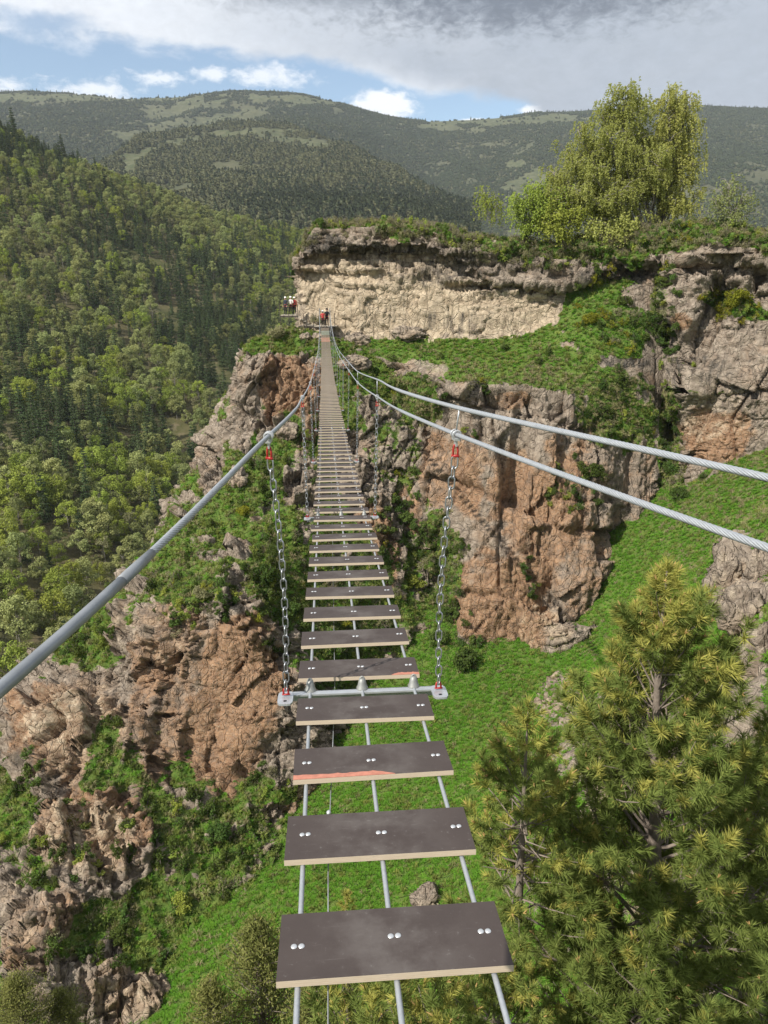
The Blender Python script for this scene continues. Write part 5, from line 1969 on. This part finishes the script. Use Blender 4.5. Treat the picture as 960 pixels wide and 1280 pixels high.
def rail_pts(side, extra=0.0):
    if side < 0:
        near = [(-1.15, -1.6, -.66), (-.90, -.1, -.69), (-.71, 1.20, -.712)]
    elif extra == 0:
        near = [(2.30, -1.6, -.50), (1.50, .50, -.59), (1.01, 1.84, -.66)]
    else:
        near = [(2.45, -1.6, -.36), (1.62, .50, -.45), (1.09, 2.03, -.52)]
    pts = [np.array(p) for p in near]
    for y in stations:
        o_ = .485 if y < 5 else .47
        pts.append(on_deck(y, side * (o_ + (.02 if side > 0 else 0)), rail_up(y) + extra * (.65 if y < 5 else 1.0))[0])
    pts.append(on_deck(74.2, side * .48, 1.25 + extra)[0])
    return np.array(pts)


def rail_curve(P):
    t_ = np.concatenate([[0], np.cumsum(np.linalg.norm(np.diff(P, axis=0), axis=1))])
    return hermite(t_, P, np.concatenate([np.linspace(0, t_[5], 160), np.linspace(t_[5], t_[-1], 90)[1:]]))


def strand_tube(P, rad, name, parent, origin, strands=True):
    mb = MB()
    mb.tube(P - origin, rad * .90, 10)
    if strands:
        # the outer wires, laid in a helix round the rope; only near the viewer where they can be seen
        n = int(np.searchsorted(P[:, 1], 6.0))
        Q = P[:max(n, 4)]
        t_ = np.concatenate([[0], np.cumsum(np.linalg.norm(np.diff(Q, axis=0), axis=1))])
        s = np.arange(0, t_[-1], .012)
        Q = np.stack([np.interp(s, t_, Q[:, k]) for k in range(3)], 1)
        d_ = np.gradient(Q, axis=0)
        d_ /= np.linalg.norm(d_, axis=1)[:, None]
        a = np.cross(d_, [0, 0, 1.0])
        a /= np.linalg.norm(a, axis=1)[:, None]
        b = np.cross(d_, a)
        for k in range(8):
            ph = s / .16 * 2 * math.pi + k * math.pi / 4
            mb.tube(Q + (a * np.cos(ph)[:, None] + b * np.sin(ph)[:, None]) * rad * .72 - origin, rad * .40, 6, caps=False)
    return link(name, mb.mesh(name, [M_cable], True), parent)


RL = rail_curve(rail_pts(-1))
RR = rail_curve(rail_pts(1))
RU = rail_curve(rail_pts(1, .22))
strand_tube(RL, .0112, 'handrail_cable', bridge, BO)
strand_tube(RR, .0110, 'handrail_cable', bridge, BO)
# sleeve on the near part of the left handrail
k0 = int(np.searchsorted(RL[:, 1], 1.82))
mb = MB()
Ps = RL[:k0]
mb.tube(Ps - BO, np.full(len(Ps), .0140), 16)
mb.tube(RL[k0 - 1:k0 + 2] - BO, [.0152, .0148, .0132], 14)
link('cable_sleeve', mb.mesh('cable_sleeve', [M_sleeve], True), bridge)

safety = empty('safety_cable', RU[0])
tag(safety, 'upper steel safety cable running above the right handrail cable of the bridge', 'cable')
strand_tube(RU, .0110, 'steel_rope', safety, RU[0])


def chain_mesh(a, b, name, sides=6, bow=None, wire=.0043):
    """welded chain of stadium links from a to b"""
    a, b = np.asarray(a), np.asarray(b)
    L = np.linalg.norm(b - a)
    n = max(4, int(round(L / .057)))
    mb = MB()
    hl, hw = .027, .0145
    ang = np.linspace(-math.pi / 2, math.pi / 2, 6)
    prof = [(hw * math.cos(t_), hl * .55 + hw * math.sin(t_) * 1.0) for t_ in ang[::1]]
    out = [(hw, -hl * .5), (hw, hl * .5)] + [(hw * math.cos(t_), hl * .5 + hw * 1.1 * math.sin(t_)) for t_ in np.linspace(.4, math.pi - .4, 5)] + [(-hw, hl * .5), (-hw, -hl * .5)] + [(hw * math.cos(t_), -hl * .5 + hw * 1.1 * math.sin(t_)) for t_ in np.linspace(math.pi + .4, 2 * math.pi - .4, 5)]
    out = np.array(out) * 1.18
    d_ = (b - a) / L
    u = np.cross(d_, [0, 1.0, 0])
    u /= np.linalg.norm(u)
    w = np.cross(d_, u)
    rr = random.Random(int(L * 1000))
    for k in range(n):
        f = (k + .5) / n
        c = a + (b - a) * f + (bow if bow is not None else 0) * 4 * f * (1 - f)
        th = (.35 if k % 2 == 0 else .35 + math.pi / 2) + rr.uniform(-.18, .18)
        e1 = u * math.cos(th) + w * math.sin(th)
        mb.tube(c + out[:, :1] * e1 + out[:, 1:] * d_, wire, sides, closed=True)
    return mb.mesh(name, [M_chain], True)


def bar_mesh():
    mb = MB()
    mb.box((0, .020, -.006), (.92, .052, .010))
    mb.box((0, .043, -.030), (.92, .008, .058))
    for s in (-1, 1):
        # end plate with a round hole
        n = 20
        ang = np.linspace(0, 2 * math.pi, n, endpoint=False)
        cx_, cy_ = s * .455, -.045
        outer = []
        for t_ in ang:
            k = .072 / max(abs(math.cos(t_)), abs(math.sin(t_)))
            k = min(k, .086)
            outer.append((cx_ + k * math.cos(t_) * .62, cy_ + k * math.sin(t_) * 1.2))
        inner = [(cx_ + .011 * math.cos(t_), cy_ - .045 + .011 * math.sin(t_)) for t_ in ang]
        for z0, fl in ((.004, 1), (-.008, -1)):
            V = [(x, y, z0) for x, y in outer] + [(x, y, z0) for x, y in inner]
            i = np.arange(n)[:, None]
            j = (i + 1) % n
            f = np.concatenate([i, j, j + n, i + n], 1)
            mb.add(V, f if fl > 0 else f[:, ::-1])
        V = [(x, y, .004) for x, y in outer] + [(x, y, -.008) for x, y in outer]
        f = np.concatenate([i, i + n, j + n, j], 1)
        mb.add(V, f)
    return mb.mesh('crossbar', [M_galv], False)


bar_me = bar_mesh()
mb = MB()
mb.lathe([(.0, .066), (.012, .064), (.019, .054), (.024, .040), (.027, .022), (.034, .008), (.036, .0)], (0, 0, 0), (0, 0, 1), 14)
mb.tube([[.02 * math.cos(t_), 0, .02 + .055 * math.sin(t_)] for t_ in np.linspace(0, math.pi, 9)], .0055, 6)
M_dull = simple_mat('dull_zinc', (0.27, 0.275, 0.26), .55, .5, .4, .3, 40)
clamp_me = mb.mesh('cable_thimble', [M_dull], True)
mb = MB()
mb.tube([[-.017, 0, -.01], [-.018, 0, .03], [-.012, 0, .055], [0, 0, .063], [.012, 0, .055], [.018, 0, .03], [.017, 0, -.01]], .0075, 8)
mb.tube([[-.028, 0, -.004], [.030, 0, -.004]], .0085, 8)
shackle_me = mb.mesh('red_shackle', [M_red], True)
mb = MB()
for s in (-.018, .018):
    mb.tube([[s, .0215 * math.cos(t_), .0215 * math.sin(t_)] for t_ in np.linspace(0, 2 * math.pi, 14, endpoint=False)], .0050, 6, closed=True)
mb.box((0, 0, -.026), (.062, .030, .012))
mb.box((0, 0, -.046), (.040, .010, .034))
clip_me = mb.mesh('cable_clip', [M_bolt], False)

for k, y in enumerate(stations):
    c = on_deck(y)[0]
    sl_ = float((deck_z(y + .2) - deck_z(y))[0] / .2)
    R = Matrix.Rotation(YAW, 4, 'Z') @ Matrix.Rotation(math.atan(sl_), 4, 'X')
    bar = link('crossbar', bar_me, bridge)
    bar.matrix_local = Matrix.Translation(Vector(c - BO) + Vector((0, 0, -T - .006))) @ R
    if k < 4:
        for off in (-.312, 0, .312):
            o = link('cable_thimble', clamp_me, bar)
            o.location = (off, .052, .0)
    for side in (-1, 1):
        low = on_deck(y - .045, side * .452, -.02)[0]
        hi = on_deck(y, side * (.485 if y < 5 else .47) + (.02 if side > 0 else 0), rail_up(y))[0]
        clip = link('cable_clip', clip_me, bridge)
        dirr = (RL if side < 0 else RR)
        j = int(np.argmin(np.linalg.norm(dirr - hi, axis=1)))
        dv = dirr[min(j + 2, len(dirr) - 1)] - dirr[j - 2]
        clip.location = Vector(dirr[j] - BO)
        clip.rotation_euler = (0, 0, math.atan2(dv[1], dv[0]))
        hi = dirr[j]
        if k < 6:
            sh = link('red_shackle', shackle_me, clip)
            sh.location = (0, 0, -.115)
            sh.rotation_euler = (0, 0, 1.1)
            sh.scale = (.72, .72, .95)
            sh2 = link('red_shackle', shackle_me, bar)
            sh2.location = (side * .452, -.03, .02)
            sh2.scale = (.8, .8, .6)
        me = chain_mesh(hi - [0, 0, .125], low + [0, 0, .045], 'hanger_chain', 7 if k < 2 else 4, np.array([side * -.03, 0, 0]) if k == 0 else None)
        o = link('hanger_chain', me, bridge)
        o.location = Vector(-BO)
        if side > 0:
            ju = int(np.argmin(np.linalg.norm(RU - (hi + [0, 0, .18]), axis=1)))
            mb = MB()
            mb.tube([hi + [0, 0, .01], hi * .5 + RU[ju] * .5, RU[ju] - [0, 0, .01]], .0045, 6)
            o = link('link_rod', mb.mesh('link_rod', [M_galv], True), bridge)
            o.location = Vector(-BO)
for side in (-1, 1):
    p = on_deck(74.0, side * .50)[0]
    mb = MB()
    mb.tube([p + [0, 0, -1.6], p + [0, 0, 1.75]], .045, 10)
    mb.box(p + [0, 0, 1.76], (.14, .14, .02))
    o = link('end_post', mb.mesh('end_post', [M_sleeve], False), bridge)
    o.location = Vector(-BO)

# ================================================================== wooden walkway along the wall
M_wood = simple_mat('weathered_boards', (0.42, 0.37, 0.30), .85, var=.3, scale=6, bump=.2)
M_woodd = simple_mat('dark_timber', (0.075, 0.062, 0.050), .85, var=.4, scale=6)
walk0 = on_deck(74.4)[0]
walk = empty('wooden_walkway', walk0)
tag(walk, 'wooden walkway with steps and thin posts clinging to the wall left of the bridge end', 'walkway')


def bar_part(name, segs, mat):
    mb = MB()
    for c, s in segs:
        mb.box(np.asarray(c) - walk0, s)
    return link(name, mb.mesh(name, [mat]), walk)


e0 = on_deck(74.9)[0]
zL = e0[2] + .02
bar_part('landing', [((e0[0] - .95 + .17 * i, 75.4, zL - .03), (.155, 1.9, .05)) for i in range(13)], M_wood)
xl = e0[0] - 1.05
bar_part('deck', [((xl - .17 * i, 75.7, zL + .05), (.155, 1.1, .05)) for i in range(8)], M_wood)
xs2 = xl - .17 * 8
for i in range(4):
    bar_part('step', [((xs2 + .62 - .26 * i, 75.9, zL + .22 + .19 * i), (.30, 1.05, .05))], M_wood)
zU = zL + .98
xu = xs2 - .55
bar_part('upper_deck', [((xu - .17 * i, 76.0, zU), (.155, 1.2, .06)) for i in range(9)], M_wood)
bar_part('beam', [((e0[0] - .1, 74.55, zL - .13), (2.3, .12, .14)), ((xl - .7, 75.2, zL - .07), (1.7, .10, .15)), ((xu - .6, 75.45, zU - .12), (1.7, .10, .16))], M_woodd)
for x, z0, z1 in [(xl - .1, -1.8, 1.15), (xl - .8, -2.2, 1.15), (xs2 + .3, -2.4, 1.2), (xu + .3, -2.6, 2.0), (xu - .6, -3.0, 2.0), (xu - 1.45, -3.2, 2.05), (e0[0] + .95, -1.2, 1.2)]:
    mb = MB()
    mb.tube([np.array([x, 75.12, zL + z0]) - walk0, np.array([x, 75.12, zL + z1]) - walk0], .035, 6)
    link('post', mb.mesh('post', [M_woodd]), walk)
mb = MB()
for h in (.6, 1.1):
    mb.tube([np.array([xu - 1.45, 75.12, zU + h]) - walk0, np.array([xu + .3, 75.12, zU + h]) - walk0, np.array([xs2 + .3, 75.12, zL + .25 + h]) - walk0, np.array([xl - .1, 75.12, zL + .05 + h]) - walk0], .012, 5)
link('railing', mb.mesh('railing', [M_woodd]), walk)

# ================================================================== people
M_skin = simple_mat('skin', (0.48, 0.30, 0.22), .6, var=.1)
M_black = simple_mat('black_cloth', (0.018, 0.018, 0.022), .9, var=.4)
M_navy = simple_mat('dark_blue_cloth', (0.030, 0.035, 0.055), .9, var=.3)
M_redc = simple_mat('red_cloth', (0.42, 0.045, 0.045), .85, var=.25)
M_whitec = simple_mat('white_cloth', (0.62, 0.58, 0.55), .85, var=.1)
M_shoe = simple_mat('light_shoes', (0.45, 0.42, 0.40), .7)
M_helw = simple_mat('white_helmet', (0.78, 0.76, 0.72), .35, var=.05)
M_helr = simple_mat('red_helmet', (0.45, 0.05, 0.04), .35, var=.05)
M_hair = simple_mat('dark_hair', (0.03, 0.022, 0.018), .7)


def person(loc, face, h, jacket, trousers, helmet, label, arms='down', extra=None, shoe=None):
    J = {'pel': (0, 0, .95, .135), 'waist': (0, 0, 1.10, .125), 'chest': (0, 0, 1.30, .155), 'neckb': (0, 0, 1.47, .07), 'neck': (0, .01, 1.53, .055), 'head': (0, .015, 1.60, .082), 'crown': (0, .01, 1.70, .088)}
    E = [('pel', 'waist'), ('waist', 'chest'), ('chest', 'neckb'), ('neckb', 'neck'), ('neck', 'head'), ('head', 'crown')]
    J['nose'] = (0, .115, 1.61, .016)
    E.append(('head', 'nose'))
    for s, n in ((-1, 'l'), (1, 'r')):
        J[n + 'hip'] = (s * .095, 0, .88, .098)
        J[n + 'knee'] = (s * (.11 + .02 * s), .03, .50, .062)
        J[n + 'ank'] = (s * .12, -.01, .09, .043)
        J[n + 'toe'] = (s * .14, .15, .045, .038)
        E += [('pel', n + 'hip'), (n + 'hip', n + 'knee'), (n + 'knee', n + 'ank'), (n + 'ank', n + 'toe')]
        J[n + 'sh'] = (s * .19, 0, 1.42, .065)
        if arms == 'down':
            el_, wr, ha = (s * .25, -.02, 1.14, .046), (s * .25, .09, .92, .034), (s * .24, .12, .84, .030)
        else:
            el_, wr, ha = (s * .27, .08, 1.17, .046), (s * .22, .30, 1.13, .034), (s * .20, .38, 1.14, .030)
        J[n + 'el'], J[n + 'wr'], J[n + 'ha'] = el_, wr, ha
        E += [('chest', n + 'sh'), (n + 'sh', n + 'el'), (n + 'el', n + 'wr'), (n + 'wr', n + 'ha')]
        hx, hy, hz, _ = ha
        for q_ in range(5):                       # fingers and thumb
            dx_ = (q_ - 1.5) * .016 if q_ < 4 else -s * .035
            f_ = (hx + dx_ * .8, hy + (.02 if arms == 'down' else .065), hz - (.085 - .01 * abs(q_ - 1.5) if arms == 'down' else .015), .0085) if q_ < 4 else (hx + dx_, hy + .04, hz - .02, .010)
            J[n + 'f%d' % q_] = f_
            E.append((n + 'ha', n + 'f%d' % q_))
    names = list(J)
    me = bpy.data.meshes.new('person')
    me.from_pydata([J[n][:3] for n in names], [(names.index(a), names.index(b)) for a, b in E], [])
    o = bpy.data.objects.new('tmp_person', me)
    COL.objects.link(o)
    o.modifiers.new('s', 'SKIN')
    sv = me.skin_vertices[0].data
    for i, n in enumerate(names):
        sv[i].radius = (J[n][3], J[n][3] * (.72 if n in ('pel', 'waist', 'chest') else 1))
        sv[i].use_root = n == 'pel'
    ss = o.modifiers.new('u', 'SUBSURF')
    ss.levels = ss.render_levels = 1
    bpy.context.view_layer.update()
    dg = bpy.context.evaluated_depsgraph_get()
    m2 = bpy.data.meshes.new_from_object(o.evaluated_get(dg))
    bpy.data.objects.remove(o)
    m2.name = 'person'
    for m_ in (trousers, jacket, M_skin, shoe or M_shoe):
        m2.materials.append(m_)
    for p in m2.polygons:
        c = p.center
        if c.z < .075:
            i = 3
        elif c.z > 1.50:
            i = 2
        elif (abs(c.x) > .17 and c.z < .93 and arms == 'down' and abs(c.x) > .20) or (c.y > .27):
            i = 2
        elif c.z < .97:
            i = 0 if not (abs(c.x) > .21) else 1
        else:
            i = 1
        p.material_index = i
        p.use_smooth = True
    b = link('person', m2)
    b.location = loc
    b.rotation_euler = (0, 0, face)
    b.scale = (h / 1.79,) * 3
    tag(b, label, 'person')
    mb = MB()
    mb.lathe([(.0, .125), (.05, .117), (.09, .085), (.112, .035), (.118, 0), (.128, -.006), (.108, -.01)], (0, .012, 1.685), (0, 0, 1), 16)
    link('helmet', mb.mesh('helmet', [helmet], True), b)
    mb = MB()
    mb.lathe([(.098, .05), (.105, 0), (.10, -.06), (.07, -.10)], (0, -.012, 1.66), (0, 0, 1), 14)
    link('hair', mb.mesh('hair', [M_hair], True), b)
    mb = MB()
    for s in (-1, 1):
        mb.tube([[s * .095 + .10 * math.cos(t_) * 1.02, .10 * math.sin(t_), .84 + .03 * s * math.cos(t_)] for t_ in np.linspace(0, 6.283, 16, endpoint=False)], .012, 5, closed=True)
    mb.tube([[.15 * math.cos(t_), .115 * math.sin(t_), 1.02] for t_ in np.linspace(0, 6.283, 18, endpoint=False)], .016, 5, closed=True)
    link('harness', mb.mesh('harness', [M_redc if extra != 'redharness' else M_red]), b)
    if extra == 'backpack':
        mb = MB()
        g = [(.0, .24), (.10, .23), (.15, .16), (.165, 0), (.155, -.18), (.10, -.24), (0, -.25)]
        mb.lathe(g, (0, -.18, 1.24), (0, 0, 1), 12)
        link('backpack', mb.mesh('backpack', [M_black], True), b)
    return b


pz = float(deck_z(73.6)[0])
person(on_deck(73.7, -.20, .0)[0], .0, 1.62, M_redc, M_black, M_helw, 'person in red top and white helmet standing at the bridge end', 'fwd')
person(on_deck(74.0, .20, .0)[0], math.pi, 1.80, M_black, M_black, M_hair, 'person dressed all in black standing at the bridge end', 'fwd', 'backpack')
person((xu - .95, 75.75, zU + .03), 2.6, 1.74, M_navy, M_black, M_helw, 'person in dark clothes and white helmet on the upper walkway', 'down')
person((xu - .45, 75.95, zU + .03), 2.9, 1.78, M_whitec, M_black, M_helw, 'person in white top and white helmet on the upper walkway', 'fwd')
person((xu - .12, 76.15, zU + .03), 3.4, 1.72, M_redc, M_black, M_helw, 'person in red clothes at the inner side of the upper walkway', 'down')
